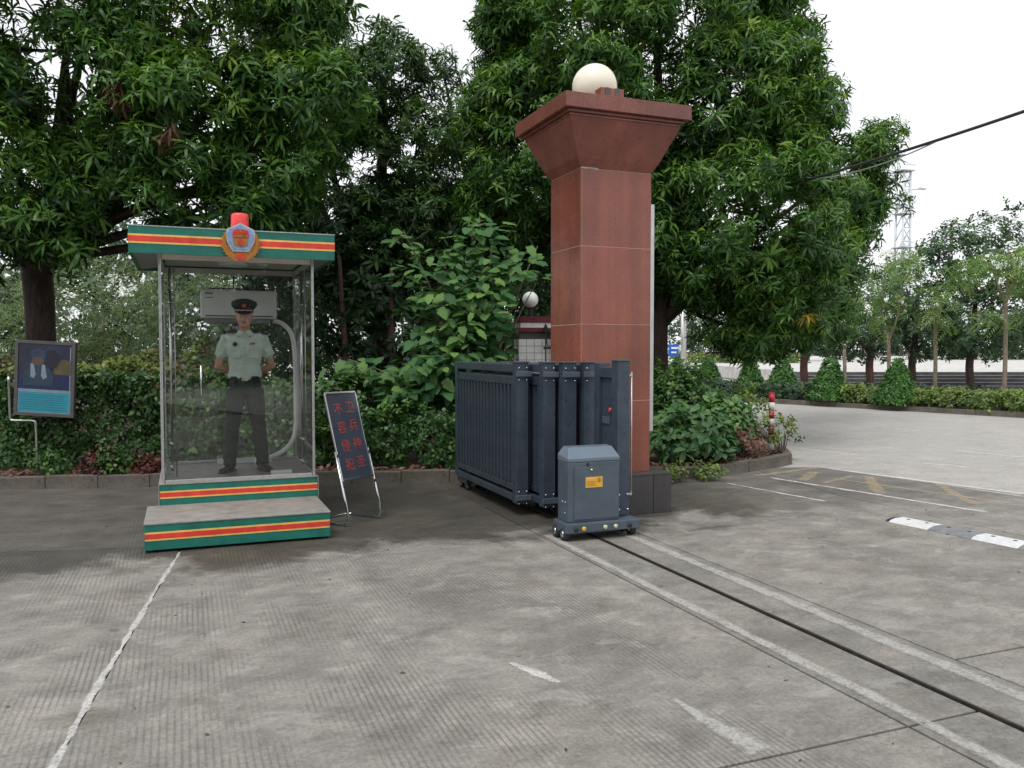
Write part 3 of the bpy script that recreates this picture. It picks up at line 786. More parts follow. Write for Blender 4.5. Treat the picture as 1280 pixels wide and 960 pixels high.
MB().tube([(-.30, 1.30, .16), (.44, 1.30, .16), (.44, 1.30, -.05)], .008, 6).tube([(-.05, 1.30, .155), (-.05, 1.30, .30)], .008, 6).build("bracket_cable", M['rubber'], ac)
pb = MB().bx(-.10, .10, -.03, .03, 0, .06).build("power_strip", M['white_plastic'], None, bevel=0.005, loc=L(0.90, 8.50, .452), rot=(0, 0, TH + .05))
tag(pb, "small white box lying on the booth floor just inside the glass door", "power strip")
sk = MB().bx(-.28, .30, -.02, .02, 0, .055).build("cable_trunking", M['white_plastic'], None, bevel=0.004, loc=L(0.62, 9.66, .452), rot=(0, 0, TH))
tag(sk, "low white trunking on the booth floor behind the guard's feet", "cable trunking")

# ================================================================== SLIDING GATE
gate = empty("retractable_gate", L(0, 0), TH, "slate blue retractable metal gate folded beside the red pillar, motor cart in front", "sliding gate")
slat_me = MB().bx(-.034, .006, -.027, .027, 0.312, 1.343).build("slat", M['gate'], gate, bevel=0.006)
slat_first = slat_me
used_slat = [False]
UP = [3.16, 3.34, 3.505, 3.715]; VF = [7.85, 7.58, 7.47, 7.42]
for k, (u0, vf) in enumerate(zip(UP, VF)):
    vb = 9.92 - .02 * k
    w = (.130, .130, .145, .135)[k]
    f = MB()
    f.bx(u0, u0 + w, vf, vf + .115, .125, 1.575)                  # front post
    f.bx(u0, u0 + w * .9, vb - .09, vb, .15, 1.565)             # rear post
    f.bx(u0 + .004, u0 + w - .006, vf + .116, vb - .091, 1.475, 1.560)
    f.bx(u0 + .016, u0 + w - .016, vf + .116, vb - .091, 1.345, 1.435)
    f.bx(u0 + .016, u0 + w - .016, vf + .116, vb - .091, .245, .310)
    f.bx(u0 - .010, u0 + w - .006, vf + .116, vb - .091, .150, .215)
    pn = f.build("gate_panel", M['gate'], gate, bevel=0.006)
    cap = MB().bx(u0 - .008, u0 + w + .008, vf - .012, vf + .128, 1.576, 1.588).build("post_cap", M['gate_cab'], pn, bevel=0.003)
    for z in (.190, 1.46):                                       # connecting sleeves
        MB().bx(u0 - .012, u0 + w + .03, vf - .022, vf - .001, z - .028, z + .028).build("sleeve", M['gate_cab'], pn, bevel=0.006)
        for du in (.025, w - .02):
            for dz in (-.062, .062):
                MB().ball((u0 + du, vf - .002, z + dz), .009, 8, 6).build("bolt", M['chrome'], pn)
    n = 17 if k == 0 else 16
    v0, v1 = vf + .19, vb - .14
    for i in range(n):
        v = v0 + (v1 - v0) * i / (n - 1)
        if not used_slat[0]:
            s = slat_first; used_slat[0] = True
        else:
            s = slat_first.copy(); COL.objects.link(s)
        s.parent = pn; s.location = (u0 + .055, v, 0)
    mb = MB()
    mb.bx(u0 + .05, u0 + .07, vf + .13, vb - .10, .311, 1.344)
    mb.build("backing_sheet", M['gate'], pn)
    # wheel bogie at the rear end of each panel
    bg_ = MB().bx(u0 + .01, u0 + .10, vb - .42 - .05 * k, vb - .06 - .05 * k, .085, .149).build("bogie", M['gate'], pn, bevel=0.004)
    for dv in (.12, .36):
        MB().lathe([(.012, -.018), (.044, -.018), (.047, -.012), (.047, .012), (.044, .018), (.012, .018)], (u0 + .055, vb - dv - .05 * k, .047), 14, 'x').build("wheel", M['rubber'], pn)
        MB().lathe([(.004, -.022), (.020, -.022), (.020, .022), (.004, .022)], (u0 + .055, vb - dv - .05 * k, .047), 10, 'x').build("wheel_hub", M['grey_plastic'], pn)
    # stud line along the top beam
    for i in range(4):
        MB().lathe([(.006, 0), (.006, .012)], (u0 + .06, vf + .4 + i * .45, 1.561), 8).build("stud", M['grey_plastic'], pn)
_before = set(gate.children)
# end frame behind the motor cart
ef = MB().bx(3.865, 3.995, 6.99, 7.11, .165, 1.600).bx(3.865, 3.99, 7.36, 7.46, .165, 1.58).bx(3.875, 3.985, 7.111, 7.359, 1.44, 1.54).bx(3.875, 3.985, 7.111, 7.359, .20, .30).bx(3.90, 3.96, 7.111, 7.359, .301, 1.439).build("end_frame", M['gate'], gate, bevel=0.006)
MB().bx(3.857, 4.003, 6.982, 7.118, 1.601, 1.614).build("post_cap", M['gate_cab'], ef, bevel=0.003)
MB().bx(3.888, 3.8995, 7.19, 7.34, 1.00, 1.07).build("lock_plate", M['gate_cab'], ef, bevel=0.004)
MB().lathe([(.012, 0), (.020, -.008), (.018, -.022)], (3.899, 7.17, 1.14), 12, 'x').build("red_indicator", M['beacon'], ef)
for u, z in ((3.925, 1.43), (3.925, .925), (3.885, .36), (3.975, .36), (3.885, .22), (3.975, .22)):
    y = 7.359 if z > .5 else 6.989
    MB().lathe([(.012, 0), (.012, -.006), (.006, -.010)], (u, y, z), 10, 'y').build("bolt", M['chrome'], ef)
MB().tube([(4.035, 7.03, .34), (4.035, 7.03, 1.50)], .008, 6).build("antenna_rod", M['alu'], ef)
MB().bx(3.996, 4.04, 7.02, 7.04, .345, .365).build("rod_bracket", M['alu'], ef)
MB().bx(3.996, 4.04, 7.02, 7.04, 1.46, 1.48).build("rod_bracket", M['alu'], ef)
# motor cart
ct = MB().prism([(3.262, 6.830), (3.277, 6.815), (3.995, 6.815), (4.01, 6.830), (4.01, 7.12), (3.275, 7.12)], .075, .160).build("cart_base", M['gate_cab'], gate, bevel=0.008)
for u, v, in ((3.290, 6.90), (3.290, 7.06), (3.96, 6.90), (3.96, 7.06)):
    MB().lathe([(.012, -.026), (.056, -.026), (.062, -.016), (.062, .016), (.056, .026), (.012, .026)], (u, v, .062), 18, 'x').build("wheel", M['rubber'], ct)
    for s in (-1, 1):
        MB().lathe([(.004, 0), (.030, 0), (.034, .004 * s), (.004, .004 * s)], (u + s * .027, v, .062), 12, 'x').build("wheel_hub", M['chrome'], ct)
for u, m in ((3.36, 'rubber'), (3.435, 'warn'), (3.65, 'buckle'), (3.755, 'buckle'), (3.90, 'rubber')):
    MB().lathe([(.020, 0), (.022, -.010), (.010, -.014)], (u, 6.8145, .112), 12, 'y').build("obstacle_sensor", M[m], ct)
cab = MB().bx(3.305, 3.825, 6.87, 7.085, .161, .700).build("cabinet", M['gate_cab'], gate, bevel=0.010)
MB().add([(3.303, 6.868, .701), (3.827, 6.868, .701), (3.827, 7.087, .701), (3.303, 7.087, .701),
          (3.303, 6.868, .735), (3.827, 6.868, .735), (3.827, 7.087, .760), (3.303, 7.087, .760),
          (3.345, 6.950, .828), (3.785, 6.950, .828), (3.785, 7.060, .832), (3.345, 7.060, .832)],
         [(0, 3, 2, 1), (0, 1, 5, 4), (1, 2, 6, 5), (2, 3, 7, 6), (3, 0, 4, 7), (4, 5, 9, 8), (5, 6, 10, 9), (6, 7, 11, 10), (7, 4, 8, 11), (8, 9, 10, 11)]).build("cabinet_lid", M['gate_lid'], cab, bevel=0.008)
MB().bx(3.365, 3.815, 6.862, 6.8695, .185, .655).build("service_door", M['gate_cab'], cab, bevel=0.003)
MB().lathe([(.011, 0), (.013, -.006), (.006, -.010)], (3.535, 6.862, .628), 12, 'y').build("door_lock", M['chrome'], cab)
MB().lathe([(.016, 0), (.016, -.004)], (3.50, 6.8695, .678), 12, 'y').build("camera_eye", M['rubber'], cab)
MB().bx(3.8255, 3.8640, 6.99, 7.08, .161, .70).build("side_gap_plate", M['rubber'], cab)
for v, z in ((6.92, .34), (6.98, .34), (6.93, .24)):
    MB().lathe([(.008, 0), (.010, -.004), (.004, -.007)], (3.3045, v, z), 8, 'x').build("bolt", M['chrome'], cab)
wn_ = MB().bx(3.475, 3.645, 6.858, 6.8615, .470, .565).build("warning_label", M["warn"], gate)
MB().bx(3.487, 3.575, 6.8568, 6.8578, .546, .556).build("label_heading", M['yellow'], wn_)
for i in range(4):
    MB().bx(3.485, 3.58 - .012 * (i % 2), 6.8568, 6.8578, .486 + i * .013, .4885 + i * .013).build("label_line", M['warn_dark'], wn_)
MB().lathe([(.020, 0), (.020, -.001)], (3.612, 6.8578, .535), 18, 'y').build("label_symbol", M['warn_dark'], wn_)
MB().lathe([(.015, 0), (.015, -.001)], (3.612, 6.8566, .535), 18, 'y').build("label_symbol_ground", M['warn'], wn_)
MB().bx(3.608, 3.616, 6.8545, 6.8554, .525, .545).build("label_mark", M['warn_dark'], wn_)

for o_ in gate.children:                     # the cart and end frame stand a little nearer and to the left on the rail
    if o_ not in _before: o_.location = (-.135, -.215, .0)
# ================================================================== RED PILLAR
pil = empty("gate_pillar", L(0, 0), TH, "tall red granite gate pillar with a flared top and dark base", "pillar")
S0u, S1u, S0v, S1v = 3.75, 4.57, 7.60, 8.32
MB().bx(S0u + .003, S1u - .003, S0v + .003, S1v - .003, .426, 3.54).build("pillar_core", M['joint'], pil)
zs = [.425, 1.18, 1.97, 2.76, 3.54]
for z0, z1 in zip(zs, zs[1:]):
    g = .0035
    MB().bx(S0u + .0245, S1u, S0v, S0v + .0195, z0 + g, z1 - g).build("granite_tile", M['granite'], pil, bevel=0.0025)
    MB().bx(S0u, S0u + .0195, S0v + .0, S1v, z0 + g, z1 - g).build("granite_tile", M['granite'], pil, bevel=0.0025)
    MB().bx(S1u - .0195, S1u, S0v + .0225, S1v, z0 + g, z1 - g).build("granite_tile", M['granite'], pil, bevel=0.0025)
    MB().bx(S0u + .022, S1u - .022, S1v - .0195, S1v, z0 + g, z1 - g).build("granite_tile", M['granite'], pil, bevel=0.0025)
# plinth tiles
Pu0, Pu1, Pv0, Pv1 = 3.62, 4.76, 7.47, 8.45
MB().bx(Pu0 + .02, Pu1 - .02, Pv0 + .02, Pv1 - .02, -.03, .40).build("plinth_core", M['mortar'], pil)
for a, b in ((Pu0, 4.54), (4.544, Pu1)):
    MB().bx(a + .002, b, Pv0, Pv0 + .0195, .0, .401).build("plinth_tile", M['black_granite'], pil, bevel=0.003)
for a, b in ((Pv0 + .023, 7.95), (7.954, Pv1)):
    MB().bx(Pu1 - .0195, Pu1, a, b, .0, .401).build("plinth_tile", M['black_granite'], pil, bevel=0.003)
    MB().bx(Pu0, Pu0 + .0195, a, b, .0, .401).build("plinth_tile", M['black_granite'], pil, bevel=0.003)
MB().bx(Pu0 - .004, Pu1 + .004, Pv0 - .004, Pv1 + .004, .402, .424).build("plinth_top", M['black_granite'], pil, bevel=0.004)
# flared capital: four sloping slabs, two fillets, slab
def flare(parent):
    z0, z1, z = 3.543, 3.985, 0
    prof = [(0.0, 0.0), (.10, .16), (.20, .33), (.235, 1.0)]
    c = MB()
    lv = [(0.0, 3.543), (.055, 3.63), (.215, 3.985)]
    rings = []
    for o, z in lv:
        rings.append([(S0u - o, S0v - o, z), (S1u + o, S0v - o, z), (S1u + o, S1v + o, z), (S0u - o, S1v + o, z)])
    for s in range(4):
        t = (s + 1) % 4
        v = [rings[0][s], rings[0][t], rings[1][t], rings[1][s], rings[2][s], rings[2][t]]
        mid = Vector((S0u / 2 + S1u / 2, S0v / 2 + S1v / 2, 3.75))
        q = [tuple(Vector(p).lerp(Vector((mid.x, mid.y, p[2])), .06)) for p in v]
        MB().add(v + q, [(0, 1, 2, 3), (3, 2, 5, 4), (6, 9, 8, 7), (9, 10, 11, 8), (0, 6, 7, 1), (4, 5, 11, 10), (0, 3, 9, 6), (3, 4, 10, 9), (1, 7, 8, 2), (2, 8, 11, 5)]).build("flared_slab", M['granite_cap'], parent)
flare(pil)
MB().bx(S0u - .225, S1u + .205, S0v - .225, S1v + .205, 3.986, 4.010).build("cap_fillet", M['granite_cap'], pil, bevel=0.006)
MB().bx(S0u - .255, S1u + .235, S0v - .255, S1v + .235, 4.011, 4.040).build("cap_fillet", M['granite_cap'], pil, bevel=0.006)
MB().bx(S0u - .305, S1u + .285, S0v - .305, S1v + .285, 4.041, 4.185).build("cap_slab", M['granite_cap'], pil, bevel=0.004)
jn = strip([(S0u + .004, .0), (S0u + .10, .004), (S0u + .20, -.008)], .022, 0, M['white_grout'], "mortar_smear", pil, .5, .02, 9)
jn.location = (0, S0v - .003, 3.545); jn.rotation_euler = (rad(90), 0, 0)
# globe and block on the pillar
gl = empty("globe_lamp", L(4.10, 7.98, 4.185), TH, "large cream glass globe lamp standing on top of the red pillar", "lamp")
MB().lathe([(.10, 0), (.11, .02), (.09, .075)], n=20).build("lamp_base", M['iron'], gl)
MB().ball((0, 0, .300), .238, 36, 22).build("globe", M['globe'], gl)
bk = empty("cap_block", L(3.98, 7.42, 4.186), TH, "small red and grey block lying on the pillar cap in front of the globe", "block")
for i, m in enumerate(('granite', 'frame_grey', 'granite', 'frame_grey', 'granite_cap')):
    MB().bx(-.13 + i * .052, -.13 + i * .052 + .050, -.06, .06, 0, .095 + .004 * (i % 2)).build("block_piece", M[m], bk, bevel=0.003)
# narrow board on the road side of the pillar
nb = empty("pillar_board", L(4.61, 8.18), TH, "tall pale board fixed to the road side of the red pillar, seen edge on", "sign board")
MB().bx(0, .05, -.50, -.24, .84, 3.24).build("board_panel", M['alu'], nb, bevel=0.004)
MB().bx(-.038, -.002, -.40, -.32, 1.1, 1.16).bx(-.038, -.002, -.40, -.32, 2.7, 2.76).build("board_bracket", M['frame_grey'], nb)

# ================================================================== NOTICE EASEL
ax_ = math.atan2(.37, .23)
lean = rad(15.8)
es = empty("notice_easel", (-1.545, 7.93, 0), ax_, "leaning steel tube easel with a dark board of faded red characters", "notice stand")
# local: x along the board, y = behind the board, z up; the stand leans back (towards +y)
def lp(x, s, off=0.0):      # s: distance up the sloping plane
    return (x, s * math.sin(lean) - off * math.cos(lean), s * math.cos(lean) + off * math.sin(lean))
W = .47
R = .0125
def foot(x):
    return [lp(x, .74), lp(x, .20), (x, .035, .075), (x, .05, .030), (x, .085, R), (x, .20, R), (x, .42, R)]
run = foot(0) + [(.02, .46, R), (.06, .48, R), (W - .06, .48, R), (W - .02, .46, R)] + foot(W)[::-1]
MB().tube(run, R, 10).build("base_tube", M['chrome'], es)
for x in (0, W):
    MB().tube([lp(x + (.022 if x == 0 else -.022), .36), lp(x + (.022 if x == 0 else -.022), 1.32)], .009, 8).build("upright_tube", M['chrome'], es)
    for s in (.40, .70):
        MB().ball(lp(x + (.01 if x == 0 else -.01), s), .02, 8, 6).build("clamp", M['rubber'], es)
# board built in its own sloping frame
brd = MB().bx(.030, W - .030, -.006, .006, .47, 1.315).build("notice_board", M['board'], es, rot=(-lean, 0, 0))
def fr(x0, x1, z0, z1):
    return MB().bx(x0, x1, -.013, .009, z0, z1)
fr(.018, W - .018, 1.316, 1.336).build("frame_bar", M['chrome'], brd, bevel=0.003)
fr(.018, W - .018, .446, .469).build("frame_bar", M['chrome'], brd, bevel=0.003)
fr(.012, .0295, .446, 1.3155).build("frame_bar", M['chrome'], brd, bevel=0.003)
fr(W - .0295, W - .012, .446, 1.3155).build("frame_bar", M['chrome'], brd, bevel=0.003)

def text_mesh(body, size, name, mat, parent, loc, rot=(math.pi / 2, 0, 0), ext=0.0008):
    cu = bpy.data.curves.new("lettering", 'FONT')
    cu.body = body; cu.size = size; cu.extrude = ext; cu.align_x = 'CENTER'; cu.resolution_u = 4
    cu.offset = size * 0.006
    t = bpy.data.objects.new("lettering", cu)
    COL.objects.link(t)
    bpy.context.view_layer.update()
    me = bpy.data.meshes.new_from_object(t.evaluated_get(bpy.context.evaluated_depsgraph_get()))
    bpy.data.objects.remove(t)
    me.name = name
    me.materials.clear(); me.materials.append(mat)
    return link(name, me, parent, loc, rot)
for cx, word in ((.325, "卫兵神圣"), (.160, "不容侵犯")):
    for i, ch in enumerate(word):
        text_mesh(ch, .130, "character", M['faded_red'], brd, (cx, -.0075, 1.125 - i * .186 - (0.012 if cx < .2 else 0)))

# ================================================================== POSTER STAND
ps = empty("poster_stand", (-6.02, 10.62, 0), rad(-4), "small framed blue and cyan poster on a bent pipe before the hedge", "poster stand")
tl = rad(3)
def pbx(x0, x1, y0, y1, z0, z1): return MB().bx(x0, x1, y0, y1, z0, z1)
pan = pbx(-.40, .40, -.02, .02, .86, 1.82).build("poster_case", M['frame_grey'], ps, bevel=0.008, rot=(0, tl, 0))
for a in ((-.40, .40, 1.78, 1.82), (-.40, .40, .86, .90), (-.40, -.355, .9005, 1.7795), (.355, .40, .9005, 1.7795)):
    pbx(a[0], a[1], -.034, -.0205, a[2], a[3]).build("frame_bar", M['frame_grey'], pan, bevel=0.004)
pbx(-.354, .354, -.0245, -.0205, 1.205, 1.779).build("poster_picture", M['poster_sky'], pan)
pbx(-.354, .354, -.0245, -.0205, .901, 1.204).build("poster_caption", M['poster_cyan'], pan)
pbx(-.354, .354, -.0255, -.0247, 1.165, 1.20).build("caption_heading", M['poster_white'], pan)
pbx(-.352, -.342, -.0257, -.0247, .91, 1.16).build("caption_margin", M['poster_white'], pan)
pbx(.328, .342, -.0257, -.0247, .91, 1.76).build("caption_margin", M['poster_white'], pan)
pbx(-.352, .342, -.0259, -.0247, .903, .912).build("caption_margin", M['poster_white'], pan)
for i in range(7):
    pbx(-.32, .30 - .03 * (i % 3), -.0253, -.0247, .945 + i * .030, .951 + i * .030).build("caption_line", M['poster_text'], pan)
def pp(poly, m, name, lay):
    MB().prism_y(poly, -.0246 - .0007 * lay, -.0247 - .0007 * (lay - 1)).build(name, M[m], pan)
pp([(-.354, 1.206), (.354, 1.206), (.354, 1.40), (-.354, 1.33)], 'poster_blue', "picture_shape", 1)
pp([(.12, 1.40), (.34, 1.40), (.34, 1.58), (.24, 1.60), (.12, 1.50)], 'poster_gold', "picture_shape", 2)
pp([(.02, 1.50), (.16, 1.48), (.20, 1.62), (.12, 1.72), (.03, 1.70)], 'poster_dark', "picture_shape", 2)
pp([(-.28, 1.25), (-.30, 1.38), (-.20, 1.50), (-.06, 1.53), (.06, 1.48), (.12, 1.38), (.10, 1.25)], 'poster_coat', "picture_shape", 3)
pp([(-.18, 1.53), (-.16, 1.64), (-.09, 1.67), (-.02, 1.64), (-.01, 1.54), (-.09, 1.50)], 'poster_face', "picture_shape", 4)
pp([(-.20, 1.60), (-.19, 1.69), (-.09, 1.73), (.01, 1.69), (.02, 1.60), (-.09, 1.62)], 'poster_coat', "picture_shape", 5)
pp([(-.19, 1.53), (-.15, 1.53), (-.12, 1.40), (-.14, 1.34), (-.19, 1.36)], 'poster_white', "picture_shape", 4)
pp([(-.04, 1.52), (.0, 1.52), (.03, 1.36), (-.02, 1.33), (-.05, 1.38)], 'poster_white', "picture_shape", 4)
pp([(-.27, 1.29), (-.21, 1.29), (-.20, 1.35), (-.26, 1.36)], 'poster_coat', "picture_shape", 5)
pp([(.02, 1.27), (.08, 1.28), (.08, 1.34), (.02, 1.33)], 'poster_coat', "picture_shape", 5)
MB().tube(spline([(-.46, .05, 1.36), (-.455, .05, 1.0), (-.45, .05, .84), (-.42, .05, .80), (-.16, .04, .80), (-.11, .04, .77), (-.10, .04, .62), (-.09, .04, 0.05)], 6), .020, 8).build("bent_pipe", M['chrome'], ps)
MB().bx(-.45, -.30, .021, .05, 1.25, 1.29).build("pipe_bracket", M['frame_grey'], ps)
MB().bx(-.14, -.02, .0215, .038, .84, .90).build("pipe_bracket", M['frame_grey'], ps)

# ================================================================== TILED POST WITH LAMP, IRON FENCE
tp = empty("tiled_post", (.36, 13.0, 0), rad(8), "white tiled gate post with maroon bands, half hidden behind the red pillar", "gate post")
MB().bx(-.295, .295, -.295, .295, 0, 1.98).build("post_core", M['mortar'], tp)
t_me = None
def face_tile(x0, x1, y0, y1, z0, z1, m="tile", name="wall_tile"):
    return MB().bx(x0, x1, y0, y1, z0, z1).build(name, M[m], tp)
for r in range(12):
    z0 = .60 + r * .1065
    for c in range(5):
        x0 = -.30 + c * .1205
        face_tile(x0, x0 + .114, -.303, -.2955, z0, z0 + .100)
    face_tile(-.303, -.2955, -.293, -.05, z0, z0 + .100); face_tile(-.303, -.2955, -.044, .20, z0, z0 + .100)
MB().bx(-.34, .34, -.34, .34, 1.981, 2.045).build("maroon_band", M['maroon'], tp, bevel=0.004)
MB().bx(-.27, .27, -.27, .27, 2.046, 2.125).build("cap_band", M['tile'], tp, bevel=0.003)
MB().bx(-.29, .29, -.29, .29, 2.126, 2.215).build("maroon_cap", M['maroon'], tp, bevel=0.004)
gl2 = empty("globe_lamp", (.285, 13.0, 2.215), 0, "small white globe lamp on the tiled post among the broad leaves", "lamp")
MB().lathe([(.05, 0), (.055, .02), (.03, .10), (.03, .16)], n=14).build("lamp_base", M['iron'], gl2)
MB().ball((0, 0, .275), .125, 26, 16).build("globe", M['white_globe'], gl2)
fe = empty("iron_fence", (.48, 12.62, 0), rad(8), "black wrought iron fence with scroll heads between tiled post and red pillar", "fence")
for z in (.45, 1.72, 1.98):
    MB().bx(0, 1.0, -.014, .014, z, z + .035).build("fence_rail", M['iron'], fe)
bar_me = MB().tube([(0, 0, .1), (0, 0, 2.02)], .011, 6).build("fence_bar", M['iron'], fe, loc=(.03, 0, 0))
for i in range(1, 9):
    b = bar_me.copy(); COL.objects.link(b); b.parent = fe; b.location = (.03 + i * .115, 0, 0)
ring = []
for k in range(13):
    a = 2 * math.pi * k / 12
    ring.append((.045 * math.cos(a), 0, .105 * math.sin(a)))
sc_me = MB().tube(ring, .008, 6, cap=False).build("fence_scroll", M['iron'], fe, loc=(.0875, 0, 1.865))
for i in range(1, 8):
    b = sc_me.copy(); COL.objects.link(b); b.parent = fe; b.location = (.0875 + i * .115, 0, 1.865)
pk = MB().prism_y([(-.02, 0), (.02, 0), (.028, .03), (0, .10), (-.028, .03)], -.006, .006).build("fence_finial", M['iron'], fe, loc=(.03, 0, 2.02))
for i in range(1, 9):
    b = pk.copy(); COL.objects.link(b); b.parent = fe; b.location = (.03 + i * .115, 0, 2.02)

# ================================================================== SPEED HUMP, BOLLARD, CABLE, PYLON, ROAD SIGN
hump_dir = Vector((4.37 - 3.80, 7.22 - 8.28)); hump_len = .40
hr = math.atan2(hump_dir.y, hump_dir.x)
hump = empty("speed_hump", (3.80, 8.28, 0), hr, "low rubber speed hump of white and dark blocks on the concrete", "speed hump")
prof = [(-.16, .002), (-.12, .020), (-.06, .032), (.06, .032), (.12, .020), (.16, .002)]
for i in range(7):
    m = 'bump_white' if i % 2 == 0 else 'bump_dark'
    x0 = .05 + i * .425
    md = MB().prism_x([(y + .05, z) for y, z in prof], x0, x0 + .420).build("rubber_block", M[m], hump, bevel=0.004)
    for dx in (.11, .31):
        MB().lathe([(.018, .0325), (.018, .0345), (.006, .0355)], (x0 + dx, .05, 0), 10).build("bolt", M['rubber'], md)
MB().prism_x([(-.09, .002), (-.06, .018), (.03, .030), (.14, .022), (.19, .002)], 0.0, .045).build("end_cap", M['rubber'], hump, bevel=0.006)
bo = empty("bollard", (4.02, 12.86, .118), 0, "thin red and white banded steel post at the planting bed corner", "bollard")
for i in range(7):
    z0 = .02 + i * .127
    MB().lathe([(.044, z0), (.044, z0 + .1255)], n=16).build("band", M['bollard_red' if i % 2 == 0 and i > 0 else 'bollard_white'], bo)
MB().lathe([(.046, .9105), (.040, .925), (.02, .932)], n=16).build("post_cap", M['bollard_red'], bo)
MB().bx(-.10, .10, -.10, .10, 0, .019).build("base_plate", M['frame_grey'], bo)

def sag(a, b, s, n=24):
    a, b = Vector(a), Vector(b)
    return [a.lerp(b, i / n) - Vector((0, 0, s * 4 * (i / n) * (1 - i / n))) for i in range(n + 1)]
cb = tag(MB().tube(sag((4.2, 15.0, 4.46), (6.9, 6.0, 4.58), .12), .021, 8).build("overhead_cable", M['cable'], None), "thick black overhead cable crossing the white sky into the big mango tree", "cable")
tag(MB().tube(sag((4.80, 12.98, 4.36), (5.458, 10.8, 4.385), .07), .009, 6).build("overhead_cable", M['cable_pale'], None), "thin pale wire sagging below the thick overhead cable", "cable")

py = empty("lattice_pylon", (70.0, 150, 0), rad(20), "distant grey lattice tower rising above the right hand trees", "pylon")
hw = .85
for sx in (-1, 1):
    for sy in (-1, 1):
        MB().tube([(sx * hw * 1.2, sy * hw * 1.2, 0), (sx * hw * .9, sy * hw * .9, 33.5)], .20, 6).build("tower_leg", M['pylon'], py)
for k in range(13):
    z = 2 + k * 2.4; q = hw * (1.19 - .009 * z)
    mb = MB()
    mb.tube([(-q, -q, z), (q, -q, z + 2.4)], .12, 4).tube([(q, -q, z), (-q, -q, z + 2.4)], .12, 4).tube([(-q, q, z), (-q, -q, z + 2.4)], .12, 4).tube([(q, q, z), (q, -q, z + 2.4)], .12, 4).tube([(-q, -q, z), (q, -q, z)], .09, 4)
    mb.build("lattice_bay", M['pylon'], py)
for z in (20, 26, 33.6):
    MB().bx(-1.4, 1.4, -1.3, 1.3, z, z + .18).build("platform", M['pylon'], py)
    MB().tube([(-1.4, -1.3, z + 1), (1.4, -1.3, z + 1)], .07, 4).build("platform_rail", M['pylon'], py)
MB().tube([(1.0, 0, 30.5), (4.3, 0, 30.8)], .10, 6).bx(3.6, 5.0, -.3, .3, 30.75, 31.0).build("tower_arm", M['pylon'], py)

rs = empty("road_sign", (8.75, 44.5, 0), 0, "small blue rectangular road sign on a pale post far behind the trees", "road sign")
MB().tube([(.35, 0, 0), (.35, 0, 4.4)], .09, 8).build("sign_post", M['alu'], rs)
sp = MB().bx(-.62, .12, -.10, -.06, 1.38, 2.02).build("sign_plate", M['blue_sign'], rs, bevel=0.01)
MB().bx(.12, .35, -.08, -.04, 1.6, 1.7).build("sign_bracket", M['alu'], rs)
MB().prism_y([(-.50, 1.5), (-.42, 1.5), (-.42, 1.75), (-.36, 1.75), (-.46, 1.92), (-.56, 1.75), (-.50, 1.75)], -.115, -.101).build("sign_arrow", M['white_globe'], sp)
MB().bx(-.26, .10, -.112, -.101, 1.78, 1.88).bx(-.26, .02, -.112, -.101, 1.56, 1.64).build("sign_lettering", M['white_globe'], sp)
# ================================================================== THE GUARD
def loft(mb, rings, n=20):
    """rings: (center, rx, ry, tilt axis pair) -> closed tube of ellipses; center Vector, frame x / y vectors"""
    base = len(mb.v)
    for c, ex, ey in rings:
        for k in range(n):
            a = 2 * math.pi * k / n
            p = Vector(c) + Vector(ex) * math.cos(a) + Vector(ey) * math.sin(a)
            mb.v.append(tuple(p))
    for i in range(len(rings) - 1):
        for k in range(n):
            a = base + i * n + k; b = base + i * n + (k + 1) % n
            mb.f.append((a, b, b + n, a + n)); mb.sm.append(True)
    mb.f.append(tuple(base + k for k in range(n - 1, -1, -1))); mb.sm.append(True)
    e = base + (len(rings) - 1) * n
    mb.f.append(tuple(e + k for k in range(n))); mb.sm.append(True)
    return mb
def flat(z, cx, cy, rx, ry): return ((cx, cy, z), (rx, 0, 0), (0, ry, 0))
def limb(mb, pts, rs, n=14, squash=1.0):
    pts = [Vector(p) for p in pts]
    rings = []
    for i, p in enumerate(pts):
        t = (pts[min(i + 1, len(pts) - 1)] - pts[max(i - 1, 0)]).normalized()
        x = t.cross(Vector((0, 1, 0)))
        if x.length < .2: x = t.cross(Vector((1, 0, 0)))
        x.normalize(); y = x.cross(t)
        rings.append((p, x * rs[i], y * rs[i] * squash))
    t0 = (pts[1] - pts[0]).normalized(); t1 = (pts[-1] - pts[-2]).normalized()
    rings.insert(0, (pts[0] - t0 * rs[0] * .5, rings[0][1] * .6, rings[0][2] * .6))
    rings.append((pts[-1] + t1 * rs[-1] * .5, rings[-1][1] * .6, rings[-1][2] * .6))
    return loft(mb, rings, n)
def fuse(mb, name, mat, parent, voxel=0.008, smooth=4, factor=0.5):
    """union of overlapping solids -> one continuous surface"""
    o = mb.build("raw", None, None)
    m = o.modifiers.new("remesh", 'REMESH'); m.mode = 'VOXEL'; m.voxel_size = voxel; m.use_smooth_shade = True
    s = o.modifiers.new("smooth", 'SMOOTH'); s.iterations = smooth; s.factor = factor
    bpy.context.view_layer.update()
    me = bpy.data.meshes.new_from_object(o.evaluated_get(bpy.context.evaluated_depsgraph_get()))
    bpy.data.objects.remove(o)
    me.name = name; me.materials.clear(); me.materials.append(mat)
    me.polygons.foreach_set("use_smooth", [True] * len(me.polygons))
    return link(name, me, parent)

guard = empty("person", L(.60, 9.02, .452), TH + rad(-5), "guard in pale green short sleeved shirt and dark peaked cap standing in the glass booth", "person")
# local: x to the viewer's right, -y towards the viewer, z up.  1.72 m tall
b = MB()
